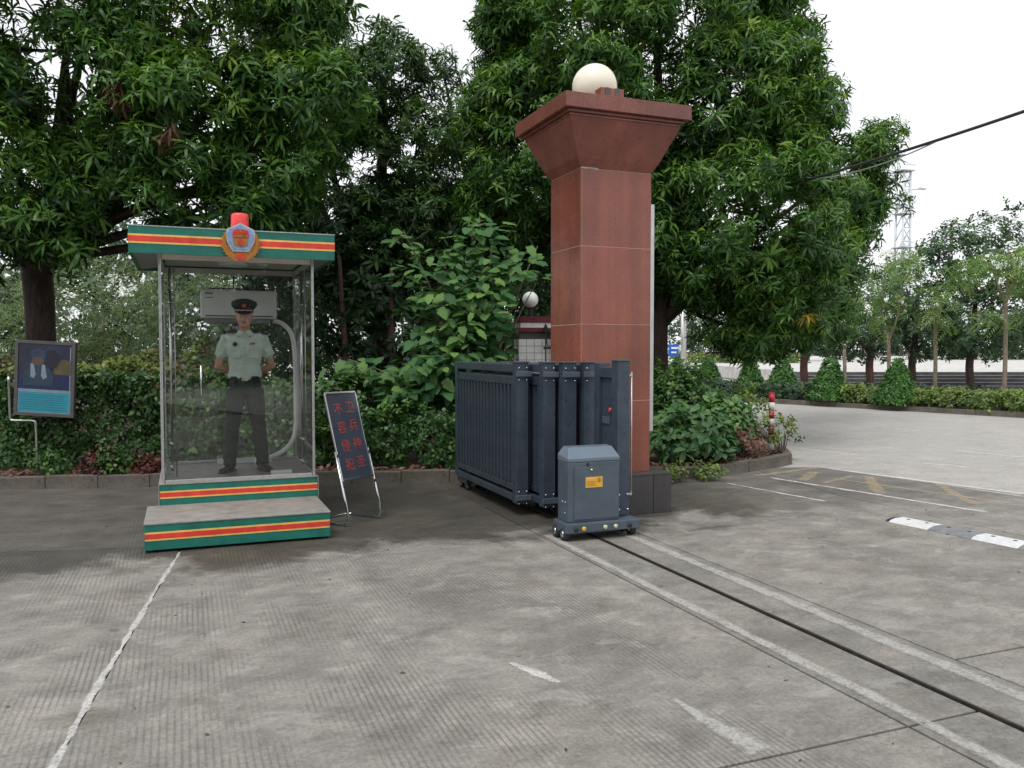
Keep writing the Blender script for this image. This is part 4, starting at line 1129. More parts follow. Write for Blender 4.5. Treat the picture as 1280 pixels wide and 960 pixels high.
# head, from the chin up
loft(b, [flat(1.480, 0, -.070, .020, .018), flat(1.490, 0, -.058, .042, .046), flat(1.515, 0, -.036, .056, .072), flat(1.545, 0, -.022, .066, .086),
         flat(1.580, 0, -.014, .072, .092), flat(1.615, 0, -.008, .0755, .096), flat(1.655, 0, -.004, .0765, .097), flat(1.690, 0, 0, .070, .090), flat(1.712, 0, 0, .052, .066), flat(1.722, 0, 0, .025, .03)], 24)
loft(b, [((0, -.104, 1.548), (.015, 0, 0), (0, .014, 0)), ((0, -.108, 1.556), (.018, 0, 0), (0, .018, 0)), ((0, -.105, 1.575), (.012, 0, 0), (0, .014, 0)), ((0, -.098, 1.605), (.009, 0, 0), (0, .010, 0))], 10)   # nose
for s in (-1, 1):
    loft(b, [flat(1.555, s * .072, .005, .008, .012), flat(1.575, s * .079, .008, .010, .020), flat(1.600, s * .081, .010, .010, .022), flat(1.615, s * .077, .010, .006, .012)], 10)    # ears
    b.ball((s * .033, -.088, 1.560), .020, 10, 8)                                                      # cheeks
loft(b, [flat(1.525, 0, -.096, .024, .012), flat(1.533, 0, -.098, .026, .014), flat(1.541, 0, -.096, .022, .012)], 12)      # mouth mound
limb(b, [(0, .020, 1.40), (0, .006, 1.46), (0, -.004, 1.53)], [.064, .057, .058])                        # neck
# trunk and hips under the clothes
loft(b, [flat(.86, 0, .01, .150, .095), flat(.97, 0, .01, .140, .090), flat(1.10, 0, .005, .138, .090), flat(1.24, 0, 0, .160, .098), flat(1.34, 0, .005, .170, .088), flat(1.41, 0, .015, .12, .062)], 24)
ARM = {}
for s in (-1, 1):
    sh, el, wr = Vector((s * .190, .015, 1.375)), Vector((s * .262, .055, 1.085)), Vector((s * .075, .185, .985))
    ARM[s] = (sh, el, wr)
    limb(b, [sh, sh.lerp(el, .35), sh.lerp(el, .7), el, el.lerp(wr, .25), el.lerp(wr, .6), wr], [.045, .045, .044, .043, .042, .035, .027])
    # hand resting at the small of the back: palm, four bent fingers, thumb
    d = (Vector((-s * .06, .195, .955)) - wr).normalized()
    pc = wr + d * .055
    limb(b, [wr, wr + d * .04, wr + d * .09], [.027, .034, .033], 12, .5)
    for f in range(4):
        o_ = Vector((0, .012 - .004 * f, .026 - .017 * f))
        ln = (.075, .084, .079, .062)[f]
        p0 = wr + d * .085 + o_; p1 = p0 + d * ln * .45 + Vector((0, .004, 0)); p2 = p1 + (d + Vector((0, -.55, -.35))).normalized() * ln * .32; p3 = p2 + (d + Vector((0, -1.2, -.6))).normalized() * ln * .25
        limb(b, [p0, p1, p2, p3], [.0092, .0085, .0078, .0065], 8)
    p0 = wr + d * .02 + Vector((0, -.002, .026)); p1 = p0 + d * .03 + Vector((0, 0, .026)); p2 = p1 + d * .032 + Vector((0, -.006, .006))
    limb(b, [p0, p1, p2], [.012, .0105, .008], 8)
    # leg
    limb(b, [(s * .085, .01, .86), (s * .105, .005, .68), (s * .130, .0, .49), (s * .145, .015, .33), (s * .160, .025, .10), (s * .163, .02, .06)], [.085, .078, .052, .054, .036, .036])
body = fuse(b, "body", M['skin'], guard, .0068, 3)
# face details
for s in (-1, 1):
    MB().ball((s * .031, -.0915, 1.600), .0115, 12, 8, .75).build("eye", M['eye_white'], body)
    MB().ball((s * .031, -.1005, 1.600), .0048, 10, 8).build("iris", M['eye'], body)
    MB().tube([(s * .014, -.104, 1.617), (s * .030, -.1035, 1.622), (s * .050, -.093, 1.617)], [.003, .0042, .0022], 6).build("eyebrow", M['hair'], body)
MB().tube([(-.024, -.1045, 1.531), (-.010, -.1125, 1.534), (0, -.1125, 1.533), (.010, -.1125, 1.534), (.024, -.1045, 1.531)], [.002, .0045, .004, .0045, .002], 8).tube([(-.020, -.105, 1.5265), (0, -.112, 1.525), (.020, -.105, 1.5265)], [.002, .005, .002], 8).build("lips", M['lip'], body)
loft(MB(), [flat(1.585, 0, .030, .076, .075), flat(1.62, 0, .020, .0795, .086), flat(1.66, 0, .008, .0800, .095), flat(1.70, 0, .004, .070, .088)], 22).build("hair", M['hair'], guard)

# shirt
b = MB()
loft(b, [flat(.945, 0, .008, .152, .104), flat(.985, 0, .004, .166, .118), flat(1.03, 0, .004, .162, .114), flat(1.10, 0, .002, .158, .108), flat(1.20, 0, -.004, .172, .114), flat(1.29, 0, -.002, .185, .114), flat(1.355, 0, .006, .186, .098), flat(1.395, 0, .014, .150, .080), flat(1.425, 0, .016, .098, .066), flat(1.440, 0, .012, .070, .060)], 28)
for s in (-1, 1):
    sh, el, wr = ARM[s]
    limb(b, [Vector((s * .120, .012, 1.375)), Vector((s * .182, .014, 1.362)), sh.lerp(el, .30), sh.lerp(el, .62)], [.058, .066, .060, .063], 16)
shirt = fuse(b, "shirt", M['shirt'], guard, .0070, 3)
def crease(o, fn):
    """cloth folds pushed along the surface normals"""
    me = o.data; n = len(me.vertices)
    co = np.empty(n * 3, np.float32); me.vertices.foreach_get("co", co); co = co.reshape(-1, 3)
    nr = np.empty(n * 3, np.float32); me.vertices.foreach_get("normal", nr); nr = nr.reshape(-1, 3)
    co += nr * fn(co[:, 0], co[:, 1], co[:, 2])[:, None]
    me.vertices.foreach_set("co", co.ravel()); me.update()
def shirt_folds(x, y, z):
    w = np.clip((1.12 - z) / .14, 0, 1)                       # blousing over the belt
    a = .0055 * w * np.sin(x * 62 + np.sin(z * 30) * 1.4) + .0035 * w * np.sin(x * 31 + z * 40)
    t = np.clip((np.abs(x) - .10) / .10, 0, 1)
    a += .0038 * t * np.sin(z * 75 + np.abs(x) * 90) * np.sin(z * 21 + x * 13 + 1)
    a += .0026 * np.sin(x * 24 + z * 33) * np.sin(z * 17 - x * 9) + .0035 * np.exp(-((z - 1.31) / .05) ** 2) * np.sin(x * 40)
    return a
crease(shirt, shirt_folds)
for s in (-1, 1):
    MB().add([(s * .008, -.062, 1.432), (s * .062, -.050, 1.452), (s * .080, -.066, 1.405), (s * .046, -.088, 1.385), (s * .008, -.064, 1.438), (s * .060, -.044, 1.460), (s * .082, -.060, 1.412), (s * .048, -.094, 1.388)],
             [(0, 1, 2, 3), (4, 7, 6, 5), (0, 4, 5, 1), (1, 5, 6, 2), (2, 6, 7, 3), (3, 7, 4, 0)]).build("collar", M['shirt'], shirt, bevel=.003)
    MB().box((0, 0, 0), (.122, .070, .024)).build("epaulette", M['capcloth'], guard, bevel=.006, loc=(s * .140, .004, 1.444), rot=(0, s * rad(14), 0))
    MB().box((0, 0, 0), (.014, .058, .026)).build("rank_bar", M['gold'], guard, bevel=.002, loc=(s * .180, .004, 1.4345), rot=(0, s * rad(14), 0))
    MB().box((s * .088, -.1150, 1.215), (.088, .010, .095)).build("pocket", M['shirt'], shirt, bevel=.003)
    MB().box((s * .088, -.1185, 1.268), (.094, .010, .030)).build("pocket_flap", M['shirt'], shirt, bevel=.003)
    MB().box((s * .055, -.0925, 1.392), (.018, .006, .012)).build("collar_badge", M['gold'], shirt, bevel=.001)
MB().lathe([(.001, -.004), (.021, -.004), (.023, 0)], (0, 0, 0), 16, 'y').build("chest_badge", M['capcloth'], shirt, loc=(-.092, -.116, 1.312), rot=(0, 0, 0))
MB().box((.080, -.118, 1.318), (.052, .006, .020)).build("name_bar", M['gold'], shirt, bevel=.002)
# button band follows the front
pl = MB()
prev = None
for z, y in ((.975, -.117), (1.03, -.1135), (1.10, -.1095), (1.20, -.1205), (1.29, -.1190), (1.355, -.0985), (1.385, -.082)):
    if prev: 
        pl.add([(-.014, prev[1], prev[0]), (.014, prev[1], prev[0]), (.014, y, z), (-.014, y, z), (-.014, prev[1] + .012, prev[0]), (.014, prev[1] + .012, prev[0]), (.014, y + .012, z), (-.014, y + .012, z)], [(0, 1, 2, 3), (4, 7, 6, 5), (0, 3, 7, 4), (1, 5, 6, 2)])
    prev = (z, y)
pl.build("button_band", M['shirt'], shirt)
for z, y in ((1.03, -.115), (1.11, -.1125), (1.19, -.1215), (1.27, -.1215)):
    MB().lathe([(.005, 0), (.006, -.003)], (0, y, z), 10, 'y').build("button", M['grey_plastic'], shirt)
# trousers, belt, shoes
b = MB()
loft(b, [flat(.800, 0, .012, .158, .112), flat(.86, 0, .012, .168, .118), flat(.92, 0, .010, .160, .112), flat(.958, 0, .008, .155, .107)], 24)
for s in (-1, 1):
    limb(b, [(s * .088, .012, .84), (s * .102, .008, .70), (s * .126, .002, .50), (s * .146, .010, .32), (s * .160, .018, .13), (s * .163, .018, .075)], [.096, .090, .074, .070, .067, .069], 18)
trs = fuse(b, "trousers", M['trousers'], guard, .0080, 3)
def trouser_folds(x, y, z):
    k = np.exp(-((z - .46) / .09) ** 2) + .8 * np.exp(-((z - .82) / .07) ** 2) + 1.2 * np.exp(-((z - .12) / .07) ** 2)
    c = np.abs(np.abs(x) - .105 - (.84 - z) * .07)            # pressed front crease
    return .005 * k * np.sin(z * 60 + np.abs(x) * 50) + np.where(y < 0, .006 * np.exp(-(c / .010) ** 2), 0)
crease(trs, trouser_folds)
loft(MB(), [flat(.938, 0, .008, .161, .113), flat(.982, 0, .007, .167, .118)], 28).build("belt", M['leather'], guard, bevel=.002)
MB().box((0, -.1145, .960), (.062, .010, .046)).build("buckle", M['buckle'], guard, bevel=.004)
for s in (-1, 1):
    a = s * rad(24)
    sh_ = MB()
    rings = []
    for t, w, h0, h1 in ((-.085, .026, .012, .070), (-.06, .038, .008, .095), (0, .040, .008, .098), (.06, .044, .008, .075), (.12, .048, .008, .056), (.165, .040, .009, .044), (.185, .020, .012, .030)):
        rings.append(((0, -t, (h0 + h1) / 2), (w, 0, 0), (0, 0, (h1 - h0) / 2)))
    loft(sh_, rings, 16).build("shoe", M['leather'], guard, loc=(s * .163, .0, 0), rot=(0, 0, a))
    MB().box((0, -.05, .006), (.082, .27, .012)).build("shoe_sole", M['rubber'], guard, bevel=.004, loc=(s * .163, .0, 0), rot=(0, 0, a))
# peaked cap
cp = loft(MB(), [((0, .006, 1.640), (.0905, 0, 0), (0, .108, -.010)), ((0, .006, 1.672), (.0925, 0, 0), (0, .110, -.008))], 28).build("cap_band", M['maroon'], guard)
loft(MB(), [((0, .004, 1.6725), (.094, 0, 0), (0, .112, -.008)), ((0, .004, 1.695), (.118, 0, 0), (0, .132, -.012)), ((0, .004, 1.722), (.130, 0, 0), (0, .142, -.020)), ((0, .008, 1.742), (.124, 0, 0), (0, .134, -.024)), ((0, .014, 1.758), (.085, 0, 0), (0, .095, -.020)), ((0, .018, 1.764), (.03, 0, 0), (0, .035, -.006))], 28).build("cap_crown", M['capcloth'], guard)
v, f = [], []
n = 14
for i in range(n + 1):
    a = rad(-62 + 124 * i / n)
    x0, y0 = .091 * math.sin(a), .006 - .108 * math.cos(a)
    ext = .052 * math.cos(a * 1.35)
    x1, y1 = x0 * 1.04, y0 - max(0, ext)
    v += [(x0, y0, 1.652), (x1, y1, 1.652 - max(0, ext) * .62), (x0, y0, 1.646), (x1, y1, 1.646 - max(0, ext) * .62)]
    if i:
        q = 4 * i
        f += [(q - 4, q - 3, q + 1, q), (q - 2, q + 2, q + 3, q - 1), (q - 3, q - 1, q + 3, q + 1)]
MB().add(v, f, True).build("cap_peak", M['leather'], guard)
MB().tube([(.093 * math.sin(rad(-60 + 12 * i)), .006 - .111 * math.cos(rad(-60 + 12 * i)), 1.6555) for i in range(11)], .0045, 8).build("cap_cord", M['silver'], guard)
MB().lathe([(.001, -.008), (.016, -.006), (.022, 0)], (0, 0, 0), 18, 'y').build("cap_badge", M['gold'], guard, loc=(0, -.132, 1.704), rot=(rad(-12), 0, 0))
MB().lathe([(.001, -.0035), (.013, -.003), (.014, 0)], (0, 0, 0), 18, 'y').build("badge_centre", M['emblem_red'], guard, loc=(0, -.1395, 1.7055), rot=(rad(-12), 0, 0))
# ================================================================== VEGETATION
def leaf(length, width, droop=0.9, pitch=0.9, yaw=0.0, off=0.0, rows=(0.3, 0.68), fold=0.0, twist=0.0):
    """one leaf as a short strip: base point, two rows, tip. pitch = start angle above horizontal; droop = total bend"""
    pts = [(off, 0.0)]
    ts = [0.0] + list(rows) + [1.0]
    x, z, last = off, 0.0, 0.0
    spine = [(x, z)]
    for t in ts[1:]:
        a = pitch - droop * (last + t) / 2
        d = (t - last) * length
        x += d * math.cos(a); z += d * math.sin(a); last = t
        spine.append((x, z))
    ws = [0] + [width * (1 if i == 0 else .82) / 2 for i in range(len(rows))] + [0]
    V = [(spine[0][0], 0, spine[0][1])]
    for i in range(1, len(ts) - 1):
        k = fold * ws[i]
        V += [(spine[i][0], ws[i], spine[i][1] + k + twist * ws[i]), (spine[i][0], -ws[i], spine[i][1] + k - twist * ws[i])]
    V.append((spine[-1][0], 0, spine[-1][1]))
    F = [(0, 2, 1)]
    for i in range(1, len(rows)):
        a = 1 + 2 * (i - 1)
        F += [(a, a + 1, a + 3), (a, a + 3, a + 2)]
    a = 1 + 2 * (len(rows) - 1)
    F.append((a, a + 1, a + 2))
    V = np.array(V)
    c, s = math.cos(yaw), math.sin(yaw)
    R = np.array([[c, -s, 0], [s, c, 0], [0, 0, 1]])
    return V @ R.T, np.array(F)

def cluster(parts):
    vs, fs, li, n = [], [], [], 0
    for i, (v, f) in enumerate(parts):
        vs.append(v); fs.append(f + n); li.append(np.full(len(v), i)); n += len(v)
    return np.vstack(vs), np.vstack(fs), np.concatenate(li)

def whorl(n, ln, w, r, pitch=(0.1, 1.0), droop=(0.9, 1.6), stem=0.10):
    """mango-like tuft: long leaves radiating from the end of a twig and hanging over"""
    P = []
    for i in range(n):
        yaw = 2 * math.pi * (i * 0.381966) + r.uniform(-.3, .3)
        L_ = ln * r.uniform(.7, 1.12)
        v, f = leaf(L_, w * r.uniform(.8, 1.15), r.uniform(*droop), r.uniform(*pitch), yaw, .008, fold=r.uniform(0, .35), twist=r.uniform(-.5, .5))
        v[:, 2] += -stem * (i / n) + stem * .5
        P.append((v, f))
    return cluster(P)

def spray(n, ln, w, r, length=0.22, flatness=.5):
    """small leaves set along a short twig (hedge, fine-leaved trees)"""
    P = []
    for i in range(n):
        t = i / max(1, n - 1)
        yaw = i * 2.4 + r.uniform(-.5, .5)
        v, f = leaf(ln * r.uniform(.7, 1.2), w * r.uniform(.8, 1.2), r.uniform(.2, .9), r.uniform(-.1, .9), yaw, .004, rows=(0.45,), fold=r.uniform(0, .5), twist=r.uniform(-.6, .6))
        v[:, 2] += length * t
        P.append((v, f))
    return cluster(P)

_r = random.Random(3)
T_MANGO = [whorl(_r.choice((10, 12, 14, 16)), _r.uniform(.20, .27), _r.uniform(.036, .046), _r, (-.3, 1.1), (.6, 1.6), _r.uniform(.08, .18)) for _ in range(10)]
T_MANGO_FAR = [whorl(9, .30, .068, _r) for _ in range(5)]
T_WILLOW = [spray(9, .13, .020, _r, .30) for _ in range(5)]
T_HEDGE = [spray(8, .060, .032, _r, .10) for _ in range(6)]
T_SMALL = [spray(9, .10, .048, _r, .16) for _ in range(6)]
T_FAR = [spray(7, .30, .14, _r, .30) for _ in range(5)]
T_TOPI = [spray(6, .085, .05, _r, .08) for _ in range(5)]
T_FEATHER = []
for _ in range(5):                                    # flat pinnate fronds
    P = []
    for s in (-1, 1):
        for i in range(7):
            v, f = leaf(.15 * (1 - .06 * i), .034, .5, .1, s * (1.15 - .05 * i), .01, rows=(.5,))
            v[:, 0] += .05 + i * .055; v[:, 2] -= .004 * i * i
            P.append((v, f))
    T_FEATHER.append(cluster(P))

def scatter(name, mat, temps, pos, axis, scale, parent=None, tint=None, seed=1, kind='stuff', tint_sd=.14):
    """builds ONE mesh of many leaf tufts: pos (n,3), axis (n,3) tuft direction, scale (n,)"""
    g = np.random.default_rng(seed)
    n = len(pos)
    if tint is None: tint = g.normal(.45, .16, n)
    which = g.integers(0, len(temps), n)
    VV, FF, TT, off = [], [], [], 0
    for k, (tv, tf, tl) in enumerate(temps):
        idx = np.where(which == k)[0]
        if not len(idx): continue
        m = len(idx)
        a = axis[idx] / (np.linalg.norm(axis[idx], axis=1, keepdims=True) + 1e-9)
        h = g.normal(size=(m, 3)); h -= (h * a).sum(1, keepdims=True) * a; h /= np.linalg.norm(h, axis=1, keepdims=True) + 1e-9
        b_ = np.cross(a, h)
        R = np.stack([h, b_, a], axis=2) * scale[idx][:, None, None]
        V = np.einsum('mij,vj->mvi', R, tv) + pos[idx][:, None, :]
        nl = tl.max() + 1
        lt = tint[idx][:, None] + g.normal(0, tint_sd, (m, nl))
        TT.append(lt[:, tl].reshape(-1))
        FF.append((tf[None] + (np.arange(m) * len(tv))[:, None, None] + off).reshape(-1, 3))
        VV.append(V.reshape(-1, 3)); off += m * len(tv)
    V = np.vstack(VV).astype(np.float32); F = np.vstack(FF).astype(np.int32); T = np.clip(np.concatenate(TT), 0, 1).astype(np.float32)
    me = bpy.data.meshes.new(name)
    me.vertices.add(len(V)); me.vertices.foreach_set("co", V.ravel())
    me.loops.add(F.size); me.loops.foreach_set("vertex_index", F.ravel())
    me.polygons.add(len(F)); me.polygons.foreach_set("loop_start", np.arange(0, F.size, 3, dtype=np.int32))
    at = me.attributes.new("tint", 'FLOAT', 'POINT'); at.data.foreach_set("value", T)
    me.materials.append(mat)
    me.update()
    o = link(name, me, parent)
    if kind: o["kind"] = kind
    return o

def template_mesh(name, temp, mat, tint):
    tv, tf, tl = temp
    me = bpy.data.meshes.new(name)
    me.from_pydata(tv.tolist(), [], tf.tolist())
    at = me.attributes.new("tint", 'FLOAT', 'POINT')
    rr = np.random.default_rng(len(tv) + int(tint * 100))
    lt = np.clip(tint + rr.normal(0, .12, tl.max() + 1), 0, 1)
    at.data.foreach_set("value", lt[tl].astype(np.float32))
    me.materials.append(mat)
    return me

def crown_points(lumps, dens, seed, front=0.35, shell=(.72, 1.06), rough=.16, inner=.12, puff=None):
    """points for leaf tufts. lumps: (x, y, z, rx, ry, rz); dens: tufts per square metre of shell; front: share kept on the side away from the gate;
    puff: size in metres of the rounded sprays that the shell is gathered into. Returns positions, outward directions and one random number per spray"""
    g = np.random.default_rng(seed)
    LU = np.array(lumps, dtype=float)
    P, A, K = [], [], []
    for i, (cx, cy, cz, rx, ry, rz) in enumerate(LU):
        area = 4 * math.pi * ((rx * ry) ** 1.6 / 3 + (rx * rz) ** 1.6 / 3 + (ry * rz) ** 1.6 / 3) ** (1 / 1.6)
        n = int(area * dens)
        ns = n if not puff else max(12, int(area / (puff * puff * .55)))
        d = g.normal(size=(ns, 3)); d /= np.linalg.norm(d, axis=1, keepdims=True)
        keep = (d[:, 1] < .25) | (g.random(ns) < front)
        d = d[keep]; m = len(d)
        ph = g.uniform(0, 6.28, 6)
        w = 1 + rough * (np.sin(d[:, 0] * 5 + ph[0]) * np.sin(d[:, 2] * 6 + ph[1]) + .7 * np.sin(d[:, 1] * 9 + d[:, 0] * 7 + ph[2]) * np.sin(d[:, 2] * 11 + ph[3]))
        rr = g.uniform(shell[0], shell[1], m)
        deep = g.random(m) < inner
        rr[deep] *= g.uniform(.35, .85, deep.sum())
        q = d * (w * rr)[:, None] * np.array([rx, ry, rz]) + np.array([cx, cy, cz])
        k = g.normal(0, 1, m)
        if puff:
            per = max(1, int(round(n / ns)))
            q = np.repeat(q, per, 0); dd = np.repeat(d, per, 0); k = np.repeat(k, per)
            e = dd * .75 + np.array([0, 0, .25]) + g.normal(0, .62, dd.shape); e /= np.linalg.norm(e, axis=1, keepdims=True)
            q = q + e * (puff * g.uniform(.35, .75, (len(q), 1))) * np.array([1.0, 1.0, .8]) - dd * puff * .3
            d = e
        ok = np.ones(len(q), bool)
        for j, l in enumerate(LU):
            if j == i: continue
            ok &= (((q - l[:3]) / l[3:]) ** 2).sum(1) > .42
        P.append(q[ok]); A.append(d[ok]); K.append(k[ok])
    return np.vstack(P), np.vstack(A), np.concatenate(K)

def tuft_axis(d, g, up=.75, jit=.35):
    a = d * 1.0 + np.array([0, 0, up]) + g.normal(0, jit, d.shape)
    return a

def tree(name, label, base, trunk, limbs, lumps, mat, temps, dens, scale, bark_m, seed, group=None, cat="tree", n_parts=0, front=.35, rough=.16, inner=.12, shell=(.72, 1.06), tint_up=.22, up=.75, tint0=.42, puff=None):
    """trunk: list of (x, y, z, r); limbs: lists of the same; coordinates are in the world, the thing's origin is at its foot"""
    root = empty(name, base, 0, label, cat, group)
    bx_, by_, bz_ = base
    def loc(P): return [(p[0] - bx_, p[1] - by_, p[2] - bz_) for p in P], [p[3] for p in P]
    def smooth_tube(P):
        s = spline([p[:3] for p in P], 6)
        rs = np.interp(np.linspace(0, 1, len(s)), np.linspace(0, 1, len(P)), [p[3] for p in P])
        return [(p[0] - bx_, p[1] - by_, p[2] - bz_) for p in s], list(rs)
    mb = MB()
    p, r_ = smooth_tube(trunk); mb.tube(p, r_, 12)
    for lb in limbs:
        p, r_ = smooth_tube(lb); mb.tube(p, r_, 8)
    if name == "mango_tree":                                  # boughs running out into every mass of leaves
        rb = random.Random(seed)
        k0 = min(range(len(trunk)), key=lambda i: abs(trunk[i][2] - 3.0))
        t0 = Vector(trunk[k0][:3])
        for l in lumps:
            c = Vector(l[:3]); m_ = t0.lerp(c, .5) + Vector((rb.uniform(-.2, .2), rb.uniform(-.2, .2), rb.uniform(-.3, .25)))
            p, r_ = smooth_tube([(*t0, .09), (*m_, .06), (*c, .03)]); mb.tube(p, r_, 6)
            for _ in range(4):
                e = c + Vector((rb.uniform(-1, 1) * l[3], rb.uniform(-1, 0) * l[4], rb.uniform(-.8, .8) * l[5])) * .85
                p, r_ = smooth_tube([(*c, .025), (*(c.lerp(e, .5) + Vector((0, 0, rb.uniform(-.15, .15)))), .017), (*e, .006)]); mb.tube(p, r_, 5)
    mb.build("trunk", bark_m, root, fix=False)
    g = np.random.default_rng(seed)
    P, D, K = crown_points(lumps, dens, seed, front, shell, rough, inner, puff)
    zz = P[:, 2]
    P = P - np.array(base)
    A = tuft_axis(D, g, up)
    S = g.uniform(.5, 1.3, len(P)) * scale
    # young growth on upper and outer tufts is paler (a property of the leaves)
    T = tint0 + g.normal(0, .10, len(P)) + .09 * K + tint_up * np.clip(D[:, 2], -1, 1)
    near = np.argsort(P[:, 1] + g.normal(0, .4, len(P)))[:n_parts] if n_parts else []
    mask = np.ones(len(P), bool); mask[near] = False
    scatter("crown", mat, temps, P[mask], A[mask], S[mask], root, T[mask], seed + 1)
    if n_parts:
        mes = {}
        for i in near:
            k = (int(g.integers(0, len(temps))), int(np.clip(T[i], 0.05, .95) * 5))
            if k not in mes: mes[k] = template_mesh("leaf_tuft", temps[k[0]], mat, (k[1] + .5) / 5)
            q = Vector(A[i]).to_track_quat('Z', 'Y') @ Euler((0, 0, g.uniform(0, 6.28))).to_quaternion()
            o = link("leaf_tuft", mes[k], root, tuple(P[i]), q.to_euler(), (S[i],) * 3)
    return root

def W_(px, py, Y):
    """frame measurements to metres at a given distance: used to note the sizes taken off the photograph"""
    return ((px - 640) / 1040 * Y, Y, 1.7 + (438 - py) / 1040 * Y)
def lump(px, py, pr, Y, ry=None, sq=1.0):
    x, y, z = W_(px, py, Y); r = pr / 1040 * Y
    return (x, y, z, r, (ry if ry else r), r * sq)

# ---- the big mango tree behind the pillar
bm_l = [lump(795, 70, 185, 15.6, 2.6), lump(908, 140, 108, 15.0, 1.8), lump(905, 265, 128, 14.9, 2.0), lump(700, 190, 118, 15.8, 2.0), lump(965, 365, 62, 14.8, 1.1), lump(830, -110, 175, 16, 2.6), lump(780, 300, 110, 16.2, 1.6),
        lump(868, 312, 70, 15.3, 1.2), lump(985, 300, 70, 15.2, 1.1), lump(672, 65, 76, 16, 1.4), lump(905, 405, 38, 14.9, .6), lump(952, 55, 58, 15.3, 1.1), lump(662, 150, 82, 15.9, 1.5), lump(662, 10, 50, 16, 1.3), lump(700, -60, 110, 16, 2), lump(640, 260, 60, 16, 1.2), lump(785, 45, 72, 14.4, .9), lump(900, 245, 70, 14.3, .8), lump(935, 415, 36, 14.9, .6), lump(985, 405, 38, 15.0, .7)]
tree("mango_tree", "big dark green mango tree rising right behind the red pillar", (2.75, 15.3, .12),
     [(2.75, 15.3, .0, .19), (2.73, 15.3, 1.0, .16), (2.72, 15.35, 2.0, .15), (2.78, 15.5, 3.2, .15), (2.8, 15.7, 5.0, .12), (2.7, 15.8, 7.5, .06)],
     [[(2.74, 15.4, 2.2, .13), (3.6, 15.2, 3.0, .10), (4.6, 15.0, 3.6, .05)], [(2.74, 15.4, 2.5, .13), (1.6, 15.7, 3.8, .09), (.6, 15.9, 5.2, .04)], [(2.8, 15.6, 3.4, .11), (3.8, 15.2, 5.0, .07), (4.4, 15.0, 6.6, .03)]],
     bm_l, M['mango'], T_MANGO, 64, .90, M['bark'], 21, "mango trees round the gate", n_parts=300, front=.22, rough=.05, tint_up=.26, puff=.58, inner=.22, shell=(.82, 1.04))
# its darker neighbour at the right rear
tree("mango_tree", "dark mango tree showing past the right edge of the big mango tree", (3.48, 19.5, .10),
     [(3.48, 19.5, 0, .13), (3.46, 19.5, 1.6, .12), (3.5, 19.5, 3.0, .12), (5.2, 19.5, 4.4, .10), (7.3, 19.4, 5.9, .05)], [],
     [lump(1045, 225, 60, 19.4, 1.4), lump(1082, 180, 27, 19.3, .7), lump(1076, 258, 34, 19.2, .8), lump(1038, 310, 50, 19.5, 1.2), lump(1040, 385, 40, 19.4, .8), lump(1000, 380, 52, 19.4, 1.1), lump(1022, 140, 30, 19.4, .8)],
     M['mango'], T_MANGO, 42, 1.0, M['bark'], 22, "mango trees round the gate", front=.25, puff=.7)
# ---- the left mango tree over the booth
lm_l = [lump(90, 70, 165, 12.6, 1.9), lump(270, 40, 135, 12.8, 1.8), lump(385, 135, 66, 12.6, 1.1), lump(25, 215, 95, 12.2, 1.3), lump(250, 165, 92, 12.3, 1.3), lump(345, 215, 66, 12.4, .9), lump(70, 280, 46, 12.0, .7), lump(255, 262, 30, 12.0, .55), lump(330, 268, 30, 12.2, .5),
        lump(-90, 160, 150, 12.6, 1.8), lump(150, -110, 170, 13, 2.0), lump(375, 30, 52, 12.9, 1.0), lump(165, 222, 44, 12.0, .5), lump(215, 252, 34, 11.9, .5), lump(110, 235, 40, 11.9, .5), lump(300, 262, 26, 12.0, .45), lump(10, 308, 22, 11.9, .4), lump(90, 310, 20, 11.9, .4)]
tree("mango_tree", "mango tree with a dark forked trunk spreading its crown over the sentry booth", (-7.3, 12.9, .12),
     [(-7.3, 12.9, 0, .24), (-7.3, 12.9, 1.4, .21), (-7.3, 12.9, 2.4, .21), (-7.35, 12.9, 3.1, .22)],
     [[(-7.32, 12.9, 2.9, .19), (-6.85, 12.9, 3.35, .15), (-6.2, 12.85, 3.75, .12), (-5.75, 12.8, 4.5, .09), (-5.3, 12.8, 5.8, .05)], [(-7.35, 12.9, 3.0, .18), (-7.7, 12.9, 3.7, .14), (-8.2, 12.9, 4.8, .10), (-8.4, 13, 6.5, .05)],
      [(-6.3, 12.85, 3.6, .09), (-5.4, 12.7, 3.95, .07), (-4.4, 12.5, 4.05, .04)], [(-6.3, 12.85, 3.68, .09), (-6.4, 12.9, 4.8, .07), (-6.2, 13, 6.5, .04)], [(-7.4, 12.9, 3.3, .12), (-7.1, 13.0, 4.6, .09), (-6.9, 13.1, 6.4, .05)]],
     lm_l, M['mango'], T_MANGO, 54, .92, M['bark'], 23, "mango trees round the gate", n_parts=300, front=.28, inner=.10, tint_up=.26, puff=.60, shell=(.78, 1.05))
